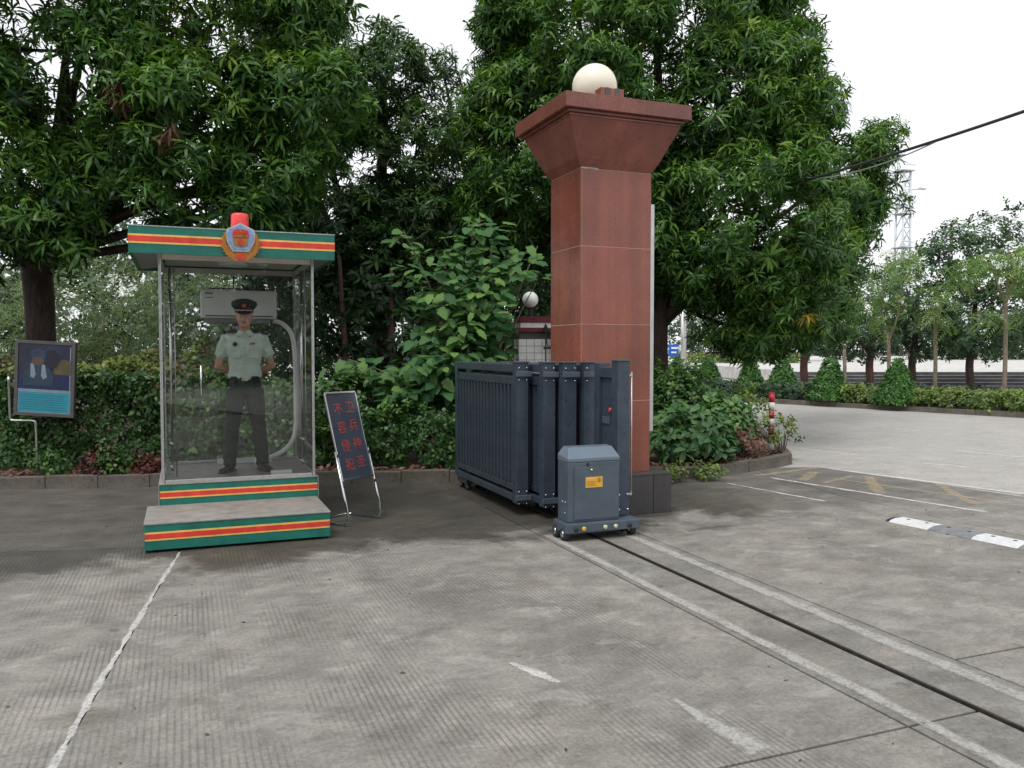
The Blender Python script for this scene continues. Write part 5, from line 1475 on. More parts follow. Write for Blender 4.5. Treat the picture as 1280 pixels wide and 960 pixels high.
for (px, py, Y, n_, lab) in ((152, 120, 11.2, 3, "drooping bunch of dry brown leaves high in the left mango tree, uppermost of three"), (160, 130, 11.1, 0, ""), (212, 170, 11.1, 2, "hanging bunch of dry brown leaves above the booth roof in the left mango tree"), (75, 62, 11.3, 0, "")):
    if not n_: continue
    x, y, z = W_(px, py, Y)
    rt = empty("dry_leaf_bunch", (x, y, z), 0, lab, "dry leaves", "bunches of dead leaves in the left mango tree")
    MB().tube([(0, .5, .5), (0, .2, .25), (0, 0, 0)], .008, 6).build("twig", M['bark'], rt)
    rr = random.Random(n_)
    for q in range(n_ * 2):
        me = template_mesh("leaf_tuft", whorl(11, .24, .04, rr, (-1.2, -.3), (.2, .6), .2), M['dry_leaf'], rr.uniform(.3, .8))
        link("leaf_tuft", me, rt, (rr.uniform(-.14, .14), rr.uniform(-.1, .1), rr.uniform(-.12, .10)), (0, 0, rr.uniform(0, 6)))
x, y, z = W_(1008, 396, 13.75)
rt = empty("yellow_leaf_bunch", (x, y, z), 0, "bunch of yellow leaves at the low right edge of the big mango crown", "yellow leaves")
link("leaf_tuft", template_mesh("leaf_tuft", whorl(12, .26, .05, _r, (-.6, .5), (.6, 1.2)), M['yellow_leaf'], .5), rt)
MB().tube([(-.3, .6, .3), (0, .2, .1), (0, 0, 0)], .007, 6).build("twig", M['bark'], rt)
# ---- middle trees, further back
tree("mango_tree", "dense tree between the booth and the gate with its top against the white sky", (-2.8, 17.2, .12),
     [(-2.8, 17.2, 0, .22), (-2.75, 17.2, 2.0, .19), (-2.7, 17.2, 4.5, .14), (-2.6, 17.2, 7, .05)], [[(-2.75, 17.2, 2.4, .12), (-3.6, 17.1, 4.0, .07), (-4.2, 17, 5.5, .03)]],
     [lump(476, 118, 72, 17, 1.5), lump(372, 60, 62, 17.2, 1.5), lump(425, 235, 105, 16.8, 1.6), lump(520, 200, 75, 16.8, 1.3), lump(540, 290, 62, 16.6, 1.1), lump(470, 320, 80, 16.8, 1.2), lump(400, 330, 60, 16.8, 1.1)],
     M['mango_dark'], T_MANGO, 44, .90, M['bark'], 24, "mango trees round the gate", front=.25, tint0=.5, puff=.6)
tree("mango_tree", "thin dark tree filling the gap left of the big mango tree", (-.6, 19.5, .12),
     [(-.6, 19.5, 0, .18), (-.6, 19.5, 3, .14), (-.5, 19.5, 7, .04)], [],
     [lump(610, 165, 62, 19.5, 1.3), lump(585, 250, 75, 19.3, 1.4), lump(650, 300, 85, 19.0, 1.5), lump(560, 350, 70, 19.2, 1.3), lump(555, 95, 26, 19.6, .6), lump(610, 400, 90, 19, 1.3)],
     M['mango_dark'], T_MANGO, 21, .95, M['bark'], 25, "mango trees round the gate", front=.3, inner=.2)
# dark thicket behind the booth and shrub
tree("dark_thicket", "dark dense thicket standing behind the booth and the leafy shrub", (-2.2, 15.2, .12),
     [(-2.2, 15.2, 0, .10), (-2.2, 15.2, 1.5, .08), (-2.2, 15.2, 3.2, .03)], [[(-2.9, 15.0, 0, .08), (-3.0, 15, 1.6, .06), (-3.1, 15, 3.4, .03)], [(-1.3, 15.3, 0, .09), (-1.3, 15.2, 1.6, .06), (-1.2, 15, 3.3, .03)], [(-.4, 15.3, 0, .09), (-.4, 15.2, 1.6, .06), (-.3, 15, 3.3, .03)]],
     [(-4.2, 15.0, 2.2, .9, .7, 1.3), (-2.2, 16.2, 4.2, 1.2, .7, 1.0), (-.8, 16.3, 4.0, 1.1, .7, 1.0), (-3.6, 16.0, 4.0, 1.0, .7, .9), (-2.6, 15.6, 2.6, 1.0, .8, 1.5), (-1.1, 15.8, 2.3, 1.0, .8, 1.5), (.3, 16, 2.2, 1.1, .8, 1.5), (1.2, 16.2, 1.8, .8, .8, 1.2), (-3.2, 15.3, 1.1, .9, .7, .9), (-1.6, 15.4, 1.0, 1.0, .7, .9), (-.2, 15.6, 1.0, 1.0, .7, .9), (1.2, 15.8, .9, .8, .8, .8)],
     M['mango_dark'], T_MANGO_FAR, 26, .75, M['bark_red'], 26, cat="thicket", front=.3, tint0=.25, tint_up=.08)
# ---- back row closing the view behind the trees
bk_trees = [(-26, 36, 8.5, 4.2), (-20, 40, 9.5, 4.6), (-13, 38, 9.0, 4.4), (-6, 40, 9.5, 4.6), (0.5, 37, 8.5, 4.0), (-33, 42, 10, 5)]
names_bk = ["pale feathery bush-like tree far behind the poster stand", "second far pale tree behind the left hedge", "far pale tree seen through and beside the glass booth",
            "far tree hidden behind the middle mango trees", "far tree behind the big mango trunk", "far pale tree at the left edge of the view"]
for i, (x, y, h, r) in enumerate(bk_trees):
    g = random.Random(40 + i)
    lum = [(x + g.uniform(-.6, .6) * r, y + g.uniform(-.3, .3) * r, h * g.uniform(.25, .8), r * g.uniform(.45, .7), r * .5, r * g.uniform(.4, .6)) for _ in range(6)]
    tree("far_tree", names_bk[i], (x, y, 0), [(x, y, 0, .2), (x, y, 2, .17), (x, y, h * .6, .06)], [], lum, M['far_tree'], T_FAR, 7, 1.25, M['bark'], 60 + i, "far trees behind the left hedge", front=.2, tint0=.5)
# pale willow-leaved bushes just behind the hedge on the left
for i, (px, py, pr, Y, lab) in enumerate(((120, 395, 66, 19, "pale green fine leaved bush between the mango trunk and the booth"), (-10, 410, 70, 20, "pale green fine leaved bush at the left edge behind the poster"), (235, 395, 62, 20, "pale fine leaved bush seen through the glass booth"))):
    x, y, z = W_(px, py, Y)
    r = pr / 1040 * Y
    tree("willow_bush", lab, (x, y, .1), [(x, y, .1, .06), (x + .1, y, 1.2, .05), (x + .2, y, 2.4, .02)], [[(x, y, .2, .04), (x - .4, y, 1.3, .03), (x - .7, y, 2.5, .012)], [(x, y, .2, .04), (x + .5, y, 1.2, .03), (x + .9, y, 2.3, .012)]],
         [(x, y, z + .2, r * 1.0, 1.0, r * 1.0), (x - .7, y, z - .3, r * .8, .9, r * .8), (x + .7, y - .2, z - .2, r * .8, .9, r * .85), (x + .2, y, .8, r * 1.1, 1.0, .9)], M['willow'], T_WILLOW, 50, 1.0, M['twig'], 70 + i, "pale bushes behind the left hedge", "bush", front=.25, tint0=.5, up=.9)

def hedge(name, label, x0, x1, yf, depth, z0, z1, mat, temps, dens, seed, cat="hedge", scale=1.0, group=None, slope=0.0, rough=.10, stems=True, top_mat=None, bark_m=None):
    """clipped row: leaves over front, top and ends of an uneven box, bare stems at the foot"""
    g = np.random.default_rng(seed)
    root = empty(name, ((x0 + x1) / 2, yf + depth / 2, z0), 0, label, cat, group)
    o0 = np.array([(x0 + x1) / 2, yf + depth / 2, z0])
    lx = x1 - x0
    nf = int(lx * (z1 - z0) * dens); nt = int(lx * depth * dens)
    xf = g.uniform(x0, x1, nf); zf = z0 + (z1 - z0) * g.beta(1.3, 1.0, nf)
    def wav(x, z): return rough * (np.sin(x * 2.3 + seed) + .7 * np.sin(x * 5.1 + z * 4) + .6 * np.sin(z * 7 + x * 3.3))
    F = np.stack([xf, yf + slope * (xf - x0) + wav(xf, zf) + np.abs(g.normal(0, .10, nf)), zf], 1)
    DF = np.tile([0, -1.0, .25], (nf, 1))
    xt = g.uniform(x0, x1, nt); dt = g.uniform(0, depth, nt)
    Tt = np.stack([xt, yf + slope * (xt - x0) + dt, z1 + rough * .8 * np.sin(xt * 3.1 + seed) + .5 * rough * np.sin(xt * 8.3 + dt * 5) - np.abs(g.normal(0, .06, nt))], 1)
    DT = np.tile([0, -.2, 1.0], (nt, 1))
    P = np.vstack([F, Tt]) - o0; D = np.vstack([DF, DT]) + g.normal(0, .5, (nf + nt, 3))
    T = np.concatenate([g.normal(.38, .16, nf), g.normal(.60, .16, nt)])
    n_p = len(P)
    if top_mat is not None:
        m = np.concatenate([np.zeros(nf, bool), np.ones(nt, bool)])
        scatter("leaves", mat, temps, P[~m], D[~m], g.uniform(.8, 1.3, (~m).sum()) * scale, root, T[~m], seed)
        scatter("new_growth", top_mat, temps, P[m], D[m], g.uniform(.8, 1.3, m.sum()) * scale, root, np.clip(.5 + .35 * np.sin(P[m][:, 0] * 2.1) + g.normal(0, .15, m.sum()), 0, 1), seed + 1)
    else:
        scatter("leaves", mat, temps, P, D, g.uniform(.8, 1.3, n_p) * scale, root, T, seed)
    if stems:
        mb = MB(); r = random.Random(seed)
        for i in range(int(lx * 5)):
            x = r.uniform(x0, x1) - o0[0]; y = r.uniform(-.1, .35) - depth / 2 + .1 + slope * (x + lx / 2)
            mb.tube([(x, y, -.03), (x + r.uniform(-.1, .1), y - r.uniform(0, .08), .18), (x + r.uniform(-.2, .2), y - r.uniform(-.05, .12), r.uniform(.3, .5))], [.012, .009, .005], 5, cap=False)
        o = mb.build("stems", bark_m or M['twig'], root, kind='stuff', fix=False)
    return root

hedge("clipped_hedge", "tall dark clipped hedge with yellowish red new growth left of the booth", -9.5, -3.6, 10.75, 1.1, .12, 1.36, M['hedge'], T_HEDGE, 460, 81, slope=.095, top_mat=M['hedge_top'], scale=1.25)
hedge("bush_row", "low dark small leaved bushes between the easel and the gate", -2.9, -.55, 11.0, .9, .12, .80, M['hedge'], T_SMALL, 300, 82, "bushes", .8, slope=.06, rough=.16)
hedge("dark_hedge", "dark hedge standing behind the glass booth", -4.4, -2.0, 11.1, .8, .12, 1.15, M['hedge'], T_SMALL, 260, 83, slope=.06, rough=.12)
hedge("yellow_bush", "yellow green bush above the hedge just left of the booth", -5.5, -4.5, 12.2, .7, .9, 1.62, M['hedge_top'], T_SMALL, 120, 84, "bush", 1.1, rough=.2, stems=False)
# little plants along the foot of the hedge
for i, (px, Y, m, lab) in enumerate(((63, 10.45, 'hedge', "small round dark green plant at the hedge foot below the poster"), (140, 10.5, 'hedge', "small leafy seedling at the hedge foot between poster and booth"), (127, 10.52, 'red_leaf', "small red leaved plant in the soil in front of the hedge"), (185, 10.6, 'red_leaf', "low dark red plant at the hedge foot beside the booth"))):
    x = (px - 640) / 1040 * Y
    g = np.random.default_rng(90 + i); n = 46
    d = g.normal(size=(n, 3)); d[:, 2] = np.abs(d[:, 2]); d /= np.linalg.norm(d, axis=1, keepdims=True)
    rt = empty("small_plant", (x, Y - .05, .12), 0, lab, "plant")
    scatter("leaves", M[m], T_HEDGE, d * np.array([.17, .15, .26 if i != 3 else .14]) * g.uniform(.3, 1, (n, 1)) + np.array([0, 0, .04]), d, g.uniform(.9, 1.4, n), rt, None, 90 + i)
    MB().tube([(0, 0, -.02), (.01, 0, .1), (.0, 0, .22)], [.008, .006, .003], 5).build("stem", M['twig'], rt)
# leaf litter on the bed
g = np.random.default_rng(5); n = 4200
xs = g.uniform(-9.5, 4.2, n); ky = np.interp(xs, [k[0] for k in KL[:7]], [k[1] for k in KL[:7]])
P = np.stack([xs, ky + .13 + np.abs(g.normal(0, .28, n)), np.full(n, .128) + g.uniform(0, .03, n)], 1)
T_FLAT = [cluster([leaf(.09, .035, .3, .15, _r.uniform(0, 6), 0, rows=(.5,), twist=_r.uniform(-.5, .5))]) for _ in range(4)]
scatter("leaf_litter", M['litter'], T_FLAT, P, np.tile([0, 0, 1.0], (n, 1)) + g.normal(0, .25, (n, 3)), g.uniform(.5, 1.4, n), None, g.uniform(0, 1, n), 6)
n = 320
P = np.stack([g.uniform(-6, 6.5, n), 3.0 + 8 * g.beta(1.6, 1.0, n), np.full(n, .006)], 1)
P = P[(P[:, 1] > 3.0)]
scatter("yard_debris", M['litter'], T_FLAT, P, np.tile([0, 0, 1.0], (len(P), 1)) + g.normal(0, .12, (len(P), 3)), g.uniform(.15, .5, len(P)), None, g.uniform(0, 1, len(P)), 7)

# ---- broad-leaved sapling in the middle
def broad_leaf():
    """lobed broad leaf lying mostly flat, pointing along +x, folded on its midrib, drooping to the tip"""
    out = [(0, 0), (.02, .10), (-.04, .22), (.10, .30), (.22, .24), (.30, .36), (.46, .30), (.60, .24), (.74, .20), (.88, .10), (1.0, 0)]
    V, F = [], []
    for x, y in out: V.append((x, 0, -.22 * x * x))
    for s in (1, -1):
        b0 = len(V)
        for x, y in out[1:-1]: V.append((x, s * y, -.22 * x * x + .10 * abs(y) - .5 * y * y))
        m = len(out)
        for i in range(m - 1):
            a, bq = i, i + 1
            la = b0 + i - 1 if 1 <= i <= m - 2 else None
            lb = b0 + i if 1 <= i + 1 <= m - 2 else None
            if la is None and lb is not None: f = [(a, bq, lb)]
            elif lb is None and la is not None: f = [(a, bq, la)]
            else: f = [(a, bq, lb), (a, lb, la)]
            for t in f: F.append(t if s > 0 else t[::-1])
    return np.array(V), np.array(F), np.zeros(len(V), int)
T_BROAD = [broad_leaf()]
BS = empty("broadleaf_sapling", (-.55, 12.2, .12), 0, "leafy sapling with broad pale green leaves left of the red pillar", "sapling")
g = np.random.default_rng(33); r = random.Random(33)
branches = []
def br(px, py, Y, n=24, x0=-.55, spread=.42):
    x, y, z = W_(px, py, Y); branches.append(((x0, 12.3, .15), (x, y, z), n, spread))
for a in ((600, 262, 12.3, 30), (565, 300, 12.1, 26), (525, 322, 12.0, 24), (640, 318, 12.0, 26), (600, 335, 11.8, 30), (545, 360, 11.8, 28), (655, 340, 12.0, 24), (612, 368, 11.7, 28), (575, 395, 11.6, 26), 
          (530, 405, 11.7, 26), (505, 280, 12.3, 14), (585, 425, 11.5, 22), (560, 432, 11.5, 26), (515, 440, 11.4, 28), (465, 455, 11.6, 28), (435, 440, 11.8, 22), (500, 475, 11.4, 24), (670, 345, 12.3, 18), (445, 475, 11.7, 18), (545, 470, 11.4, 22), (582, 322, 12.3, 22), (672, 300, 12.4, 14), (590, 275, 12.2, 16), (615, 300, 12.1, 20)): br(*a)
mb = MB(); LP = []
for (p0, p1, n, sp_) in branches:
    p0, p1 = Vector(p0), Vector(p1)
    p1 = p1 - Vector((0, 0, .10)); mid = p0.lerp(p1, .5) + Vector((0, .25, .12 * (p1 - p0).length))
    S = spline([p0, mid, p1], 8)
    mb.tube([tuple(q - BS.location) for q in S], list(np.linspace(.022, .006, len(S))), 5, cap=False)
    for i in range(int(n * 3.9)):
        t = r.betavariate(2.0, 1.0)
        q = S[min(len(S) - 1, int(t * (len(S) - 1)))]
        out = Vector((r.gauss(0, 1), r.gauss(-.35, .8), 0)).normalized()
        pet = r.uniform(.04, sp_)
        pos = q + out * pet + Vector((0, 0, r.uniform(-.10, .10) - .12 * pet))
        if -.02 < pos.x < .70 and 1.25 < pos.z < 2.72: continue      # open round the tiled post and its lamp
        LP.append((pos, math.atan2(out.y, out.x) + r.uniform(-.5, .5), r.uniform(.13, .23), t))
stem_o = mb.build("stems", M['bark_pale'], BS, kind='stuff', fix=False)
LP.sort(key=lambda q: q[0].y)
mes = {}
for i, (pos, yaw, s, t) in enumerate(LP[:300]):
    k = min(5, int(np.clip(r.gauss(.28 + .42 * (pos.z - 1) / 2.6 + .15 * t, .16), 0, .99) * 6))
    if k not in mes: mes[k] = template_mesh("leaf", T_BROAD[0], M['broad'], (k + .5) / 6)
    q_ = Euler((.34 + r.gauss(0, .25), r.gauss(0, .2), 0)).to_quaternion() @ Euler((r.gauss(0, .25), r.gauss(.10, .25), yaw)).to_quaternion()
    link("leaf", mes[k], BS, tuple(pos - BS.location), q_.to_euler(), (s,) * 3)
rest = LP[300:]
P = np.array([tuple(q[0] - BS.location) for q in rest]); A = np.tile([0, -.5, 1.0], (len(rest), 1)) + g.normal(0, .3, (len(rest), 3))
scatter("leaves", M['broad'], T_BROAD, P, A, np.array([q[2] for q in rest]), BS, np.array([.25 + .15 * (q[0].z - 1) for q in rest]), 34)

# ---- corner bed right of the pillar
def clump(name, label, c, rad3, n, mat, temps, scale, seed, cat="shrub", group=None, stems=7, tint0=.45, base_h=.1):
    g = np.random.default_rng(seed)
    rt = empty(name, (c[0], c[1], .12), 0, label, cat, group)
    d = g.normal(size=(n, 3)); d[:, 2] = np.abs(d[:, 2]) * .9 - .15; d /= np.linalg.norm(d, axis=1, keepdims=True)
    q = d * np.array(rad3) * (g.uniform(.72, 1.05, (n, 1)) * (1 + .14 * np.sin(d[:, :1] * 6 + seed) * np.sin(d[:, 2:] * 7)))
    q[:, 2] = np.maximum(q[:, 2] + base_h + rad3[2] * .25, .03)
    scatter("leaves", mat, temps, q, d + np.array([0, -.1, .55]) + g.normal(0, .3, d.shape), g.uniform(.75, 1.25, n) * scale, rt, g.normal(tint0, .16, n) + .15 * d[:, 2], seed)
    r = random.Random(seed); mb = MB()
    for i in range(stems):
        x, y = r.uniform(-.6, .6) * rad3[0], r.uniform(-.6, .3) * rad3[1]
        mb.tube([(x * .3, y * .3, -.02), (x * .7, y * .7, rad3[2] * .5), (x, y, rad3[2])], [.012, .009, .004], 5, cap=False)
    mb.build("stems", M['twig'], rt, kind='stuff', fix=False)
    return rt
T_BED = [whorl(8, .17, .075, _r, (.0, .9), (.5, 1.1), .10) for _ in range(5)]
clump("leafy_shrub", "broad matt leaved shrub close to the right side of the red pillar", (2.52, 11.75), (.60, .52, .56), 220, M['bedleaf'], T_BED, 1.0, 101, group="shrubs in the corner bed")
clump("leafy_shrub", "bright green shrub in the middle of the corner bed, right of the matt leaved one", (3.12, 12.35), (.46, .42, .66), 200, M['bedleaf'], T_BED, .8, 102, group="shrubs in the corner bed", tint0=.55)
clump("round_bush", "dark round clipped bush under the big mango trunk", (2.95, 14.2), (.52, .6, .92), 420, M['hedge'], T_SMALL, 1.0, 103, "bush")
clump("round_bush", "dark climbing growth round the foot of the big mango trunk", (2.45, 15.0), (.38, .36, 1.05), 360, M['hedge'], T_SMALL, .9, 104, "bush")
clump("round_bush", "low dark bush behind the corner bed shrubs, nearest the road", (3.62, 14.4), (.42, .5, .52), 260, M['hedge'], T_SMALL, 1.0, 108, "bush")
clump("sparse_shrub", "thin yellow green shrub with bare stems beside the banded bollard", (3.62, 12.72), (.26, .26, .58), 60, M['yellow_hedge'], T_SMALL, .9, 105, stems=9, base_h=.25)
clump("sparse_shrub", "tiny thin yellowish plant at the tip of the corner bed, right of the bollard", (4.17, 12.78), (.17, .16, .34), 24, M['yellow_hedge'], T_SMALL, .75, 106, stems=6, base_h=.12)
clump("dry_shrub", "low reddish dry plant at the kerb of the corner bed", (3.35, 12.05), (.28, .22, .24), 60, M['litter'], T_SMALL, .7, 107, stems=10)
for i, (x, y, s, lab) in enumerate(((2.05, 10.72, .13, "small yellow green weed tuft beside the dark pillar base"), (2.55, 10.86, .12, "small yellow green weed tuft growing against the kerb of the corner bed"))):
    c = clump("weed_tuft", lab, (x, y), (s * 1.2, s, s), 30, M['yellow_hedge'], T_HEDGE, 1.1, 110 + i, "weed", stems=4, base_h=0)
    c.location.z = 0.0

# ---- island: low hedge, cones, young trees
def along(t, off=0.0):
    a = Vector((4.2, 34.5)); b_ = Vector((7.3, 28.3)); c_ = Vector((12.96, 21.0)); d_ = Vector((18.5, 13.9))
    q = b_.lerp(c_, t) if 0 <= t <= 1 else (a.lerp(b_, t + 1) if t < 0 else c_.lerp(d_, t - 1))
    return q + n_i * off
def island_hedge(name, t0, t1, off, depth, h, mat, temps, dens, seed, label, scale=1.0):
    g = np.random.default_rng(seed)
    ln = (along(t1) - along(t0)).length
    n = int(ln * (h + depth) * dens)
    t = g.uniform(t0, t1, n); fr_ = g.random(n) < h / (h + depth)
    o_ = np.where(fr_, off + np.abs(g.normal(0, .07, n)), off + g.uniform(0, depth, n)); z = np.where(fr_, g.uniform(.05, h, n), h - np.abs(g.normal(0, .05, n))) 
    z = z * (1 + .10 * np.sin(t * 40 + seed) + .08 * np.sin(t * 97))
    o_ = o_ + .08 * np.sin(t * 60 + seed)
    XY = np.array([tuple(along(a, b_)) for a, b_ in zip(t, o_)])
    c = along((t0 + t1) / 2, off + depth / 2)
    rt = empty(name, (c.x, c.y, .09), 0, label, "hedge")
    P = np.column_stack([XY - np.array([c.x, c.y]), z])
    D = np.where(fr_[:, None], np.array([[-.6, -.5, .4]]), np.array([[-.1, -.1, 1.0]])) + g.normal(0, .4, (n, 3))
    scatter("leaves", mat, temps, P, D, g.uniform(.8, 1.3, n) * scale, rt, np.where(fr_, g.normal(.4, .15, n), g.normal(.62, .15, n)), seed)
    MB().tube([(0, 0, -.02), (.02, 0, .2), (0, 0, h * .8)], [.02, .015, .006], 5).build("stem", M['twig'], rt)
island_hedge("low_hedge", -.9, .42, .25, .8, .34, M['far_tree'], T_SMALL, 110, 120, "dull dark low hedge along the left part of the traffic island", 1.2)
island_hedge("low_hedge", .40, 1.45, .25, .9, .34, M['yellow_hedge'], T_SMALL, 120, 121, "yellow green low hedge along the right part of the traffic island", 1.2)
island_hedge("back_planting", .0, 1.5, 1.5, 1.0, .28, M['far_tree'], T_SMALL, 50, 122, "grey green planting on the far side of the traffic island", 1.5)
cones = [(1123, 23.9, 1.20, .54), (1038, 25.7, 1.30, .54), (978, 27.8, 1.26, .50), (938, 28.9, 1.24, .48), (886, 33.5, 1.22, .52), (846, 34.5, 1.2, .50)]
cl = ["conical clipped shrub, the largest, in front of the stone steps", "conical clipped shrub next left of the largest cone", "conical clipped shrub third from the right, below the big mango crown", "conical clipped shrub fourth from the right, below the big mango crown", "far conical clipped shrub, second from the left end of the row", "far conical clipped shrub beside the big mango trunk, leftmost of the row"]
for i, (px, Y, h, rb) in enumerate(cones):
    x = (px - 640) / 1040 * Y
    g = np.random.default_rng(130 + i); n = 950
    t = 1 - np.sqrt(g.random(n)); a = g.uniform(0, 6.283, n)
    rr = rb * (1 - t) ** 1.0 * (1 + .07 * np.sin(a * 3 + i) + .05 * np.sin(t * 22 + a * 2)) + .03
    P = np.column_stack([rr * np.cos(a), rr * np.sin(a), .10 + t * h])
    D = np.column_stack([np.cos(a), np.sin(a), np.full(n, .6)]) + g.normal(0, .3, (n, 3))
    rt = empty("conical_topiary", (x, Y, .09), 0, cl[i], "topiary", "conical shrubs on the traffic island")
    scatter("foliage", M['topiary'], T_TOPI, P, D, g.uniform(.8, 1.25, n) * 1.1, rt, g.normal(.45, .16, n), 130 + i)
    MB().tube([(0, 0, -.02), (0, 0, .3), (0, 0, h * .7)], [.03, .025, .01], 6).build("trunk", M['twig'], rt)

def young_tree(px, Y, fork, tops, leaves, label, seed, scale=1.0):
    x = (px - 640) / 1040 * Y
    rt_l = []
    tr = [(x, Y, 0.05, .060), (x + .03, Y, fork * .5, .055), (x, Y, fork, .05)]
    for (tx, tz) in tops: rt_l.append([(x, Y, fork - .03, .04), (x + (tx - x) * .5, Y, fork + (tz - fork) * .35, .03), (tx, Y + .1, tz, .012)])
    return tree("young_tree", label, (x, Y, .05), tr, rt_l, leaves, M['feather'], T_FEATHER, 16, scale, M['bark_pale'], seed, "young trees on the traffic island", front=.5, inner=.4, shell=(.5, 1.05), rough=.3, up=.9, tint0=.5)
def lm(px, py, rx, rz, Y): 
    x, y, z = W_(px, py, Y); return (x, y, z, rx / 1040 * Y, rx / 1040 * Y * .9, rz / 1040 * Y)
Yt = 25.5
young_tree(1055, Yt, 1.75, [(9.7, 3.6), (10.7, 3.7)], [lm(1070, 380, 22, 18, Yt), lm(1040, 392, 16, 12, Yt), lm(1062, 405, 14, 10, Yt)], "slim forked young tree just right of the big mango crown", 141)
young_tree(1110, 24.8, 2.0, [(10.8, 4.2), (11.7, 4.0)], [lm(1115, 345, 36, 26, 24.8), lm(1130, 325, 26, 16, 24.8), lm(1098, 395, 18, 26, 24.8), lm(1105, 370, 24, 20, 24.8)], "slim young tree with pale feathery top behind the largest cone", 142)
young_tree(1168, 24.2, 2.3, [(12.2, 3.2), (12.5, 3.3)], [lm(1166, 372, 24, 14, 24.2), lm(1165, 396, 27, 17, 24.2), lm(1135, 388, 10, 8, 24.2)], "small straight young tree with a round layered head", 143)
young_tree(1255, 22.5, 3.0, [(12.9, 4.2), (13.7, 4.3), (13.4, 4.5)], [lm(1225, 332, 44, 13, 22.5), lm(1275, 322, 40, 16, 22.5), lm(1200, 352, 28, 10, 22.5), lm(1232, 400, 28, 15, 22.5), lm(1270, 350, 36, 18, 22.5), lm(1300, 390, 30, 20, 22.5)], "tallest young tree with flat umbrella shaped pale crown at the right edge", 144)

# ---- shade trees in front of the steps, woods beyond
def shade(px, Y, ytop, lumps, label, seed, bark_m=M['bark'], mat=M['shade']):
    x = (px - 640) / 1040 * Y
    ztop = W_(px, ytop, Y)[2]
    tree("shade_tree", label, (x, Y, 0.0), [(x, Y, -.02, .16), (x - .1, Y, 1.1, .14), (x, Y, 2.0, .13), (x + .1, Y, ztop * .7, .05)],
         [[(x - .05, Y, 1.5, .09), (x - .9, Y, 2.7, .06), (x - 1.4, Y, 4, .03)], [(x, Y, 1.6, .09), (x + .8, Y, 2.6, .06), (x + 1.3, Y, 3.8, .03)]],
         [lump(*l, Y) if len(l) == 3 else lump(l[0], l[1], l[2], Y, l[3]) for l in lumps], mat, T_FAR, 16, .62, bark_m, seed, "shade trees before the stone steps", front=.25, tint0=.45)
shade(1008, 31.0, 340, [(1005, 385, 45), (1030, 400, 40), (1000, 340, 40)], "shade tree under the right edge of the big mango crown", 151, M['bark_red'])
shade(1090, 31.5, 330, [(1085, 390, 50), (1120, 370, 42), (1070, 425, 28), (1105, 425, 26)], "shade tree with a reddish trunk left of the largest cone", 152, M['bark_red'])
shade(1143, 32.5, 300, [(1150, 365, 52), (1180, 330, 40), (1160, 415, 36), (1130, 400, 30)], "dark trunked shade tree right of the largest cone", 153)
shade(1215, 32.0, 290, [(1205, 335, 50), (1245, 330, 52), (1200, 400, 45), (1250, 395, 48), (1225, 300, 30), (1185, 310, 24), (1280, 350, 50), (1225, 425, 28)], "largest shade tree with leaning dark trunk near the right edge", 154)
shade(1330, 33.0, 300, [(1310, 380, 60), (1340, 330, 60)], "shade tree mostly beyond the right edge", 155)
for i, (px, Y, r, h, lab) in enumerate(((905, 72, 3.2, 4.6, "far tree in the gap under the mango crown beside the blue sign"), (960, 80, 3.4, 4.4, "far tree across the plaza below the middle of the mango crown"), (1010, 76, 3.2, 5.0, "far tree across the plaza left of the steps"), (1085, 84, 4, 5.6, "far tree across the plaza behind the largest cone"), (1165, 88, 4, 5.8, "far tree across the plaza behind the dark trunk"), (1240, 86, 4.5, 5.6, "far tree across the plaza at the right edge"), (865, 66, 2.4, 5.5, "far pale tree beside the lamp post"), (1310, 90, 5, 6, "far tree across the plaza beyond the right edge"))):
    x = (px - 640) / 1040 * Y; z0 = .75 if x > 13 else .02
    g = random.Random(160 + i)
    tree("far_tree", lab, (x, Y, z0), [(x, Y, z0, .16), (x, Y, z0 + 1.5, .13), (x, Y, h * .7, .04)], [], [(x + g.uniform(-.7, .7) * r, Y + g.uniform(-.3, .3), h * g.uniform(.38, .8), r * g.uniform(.5, .75), r * .5, r * g.uniform(.35, .5)) for _ in range(6)], M['far_tree'], T_FAR, 6, 1.1, M['bark_pale'], 170 + i, "far trees across the plaza", front=.2, tint0=.7)
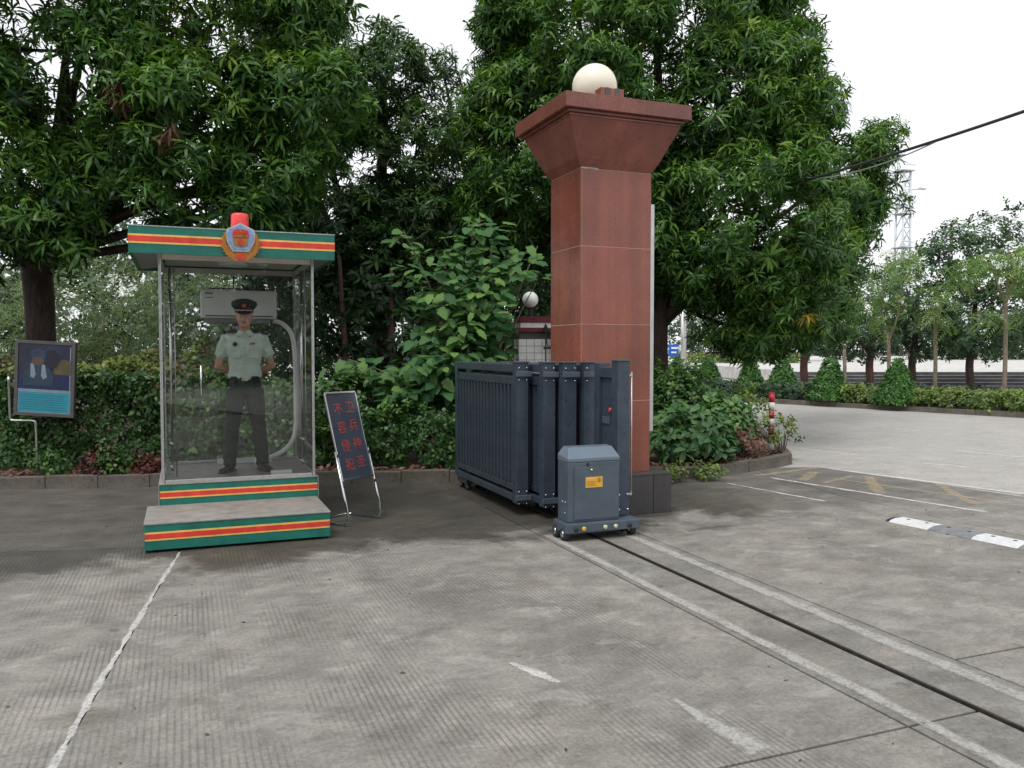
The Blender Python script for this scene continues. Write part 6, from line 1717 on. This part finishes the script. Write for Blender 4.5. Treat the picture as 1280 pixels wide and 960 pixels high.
lp = empty("lamp_post", (10.0, 48.5, 0), 0, "pale slender lamp post far behind the big mango trunk", "lamp post")
MB().tube([(0, 0, 0), (0, 0, 4), (0, 0, 9)], [.16, .13, .09], 10).build("post", M['alu'], lp)
MB().tube([(0, 0, 9), (.4, 0, 9.5), (1.6, 0, 9.7)], .06, 8).bx(1.2, 2.1, -.15, .15, 9.62, 9.74).build("lamp_arm", M['alu'], lp)
hedge("far_hedge", "far yellowish hedge on the plaza below the mango crown", 8.0, 22.0, 62, 1.5, .0, 1.1, M['yellow_hedge'], T_FAR, 14, 190, scale=.9, stems=False)
# overhanging twig from a tree beyond the right edge
tw = empty("tall_street_tree", (9.3, 11.2, 0), 0, "tall tree whose thin leafy twig crosses the white sky at the right edge", "tree")
MB().tube([(0, 0, 0), (.05, 0, 2), (-.1, 0, 4.4)], [.11, .09, .05], 8).tube([(-.08, 0, 3.5), (-1.3, .1, 3.68), (-2.65, .2, 3.60)], [.04, .02, .006], 6).build("trunk", M['bark_pale'], tw)
g = np.random.default_rng(9); P = []; 
for i in range(12): P.append((-1.95 - i * .06, .17 + g.normal(0, .05), 3.62 + g.normal(0, .03)))
for i in range(150): P.append((g.normal(1.3, .6), g.normal(0, .6), 4.9 + g.normal(0, .5)))
scatter("leaves", M['mango_dark'], T_SMALL, np.array(P), np.tile([-.9, -.2, .1], (len(P), 1)) + g.normal(0, .4, (len(P), 3)), np.r_[g.uniform(.45, .75, 12), g.uniform(.8, 1.2, len(P) - 12)], tw, None, 9)
# unseen tree line added behind the camera so the booth's glass reflects something dark
g = np.random.default_rng(200)
LL = [(x + g.uniform(-1, 1), -25 + g.uniform(-2, 2), z, 3.0, 2.0, 2.2) for x in np.arange(-24, 25, 3.2) for z in (2.2, 5.0, 7.4)]
P, D, _k = crown_points(LL, 1.6, 201, 1.0)
tl_o = scatter("added_tree_line", M['far_tree'], T_FAR, P, tuft_axis(D, g), g.uniform(1.8, 2.6, len(P)), None, None, 202)
tl_o["label"] = "unseen tree line added behind the viewpoint to darken the booth glass"
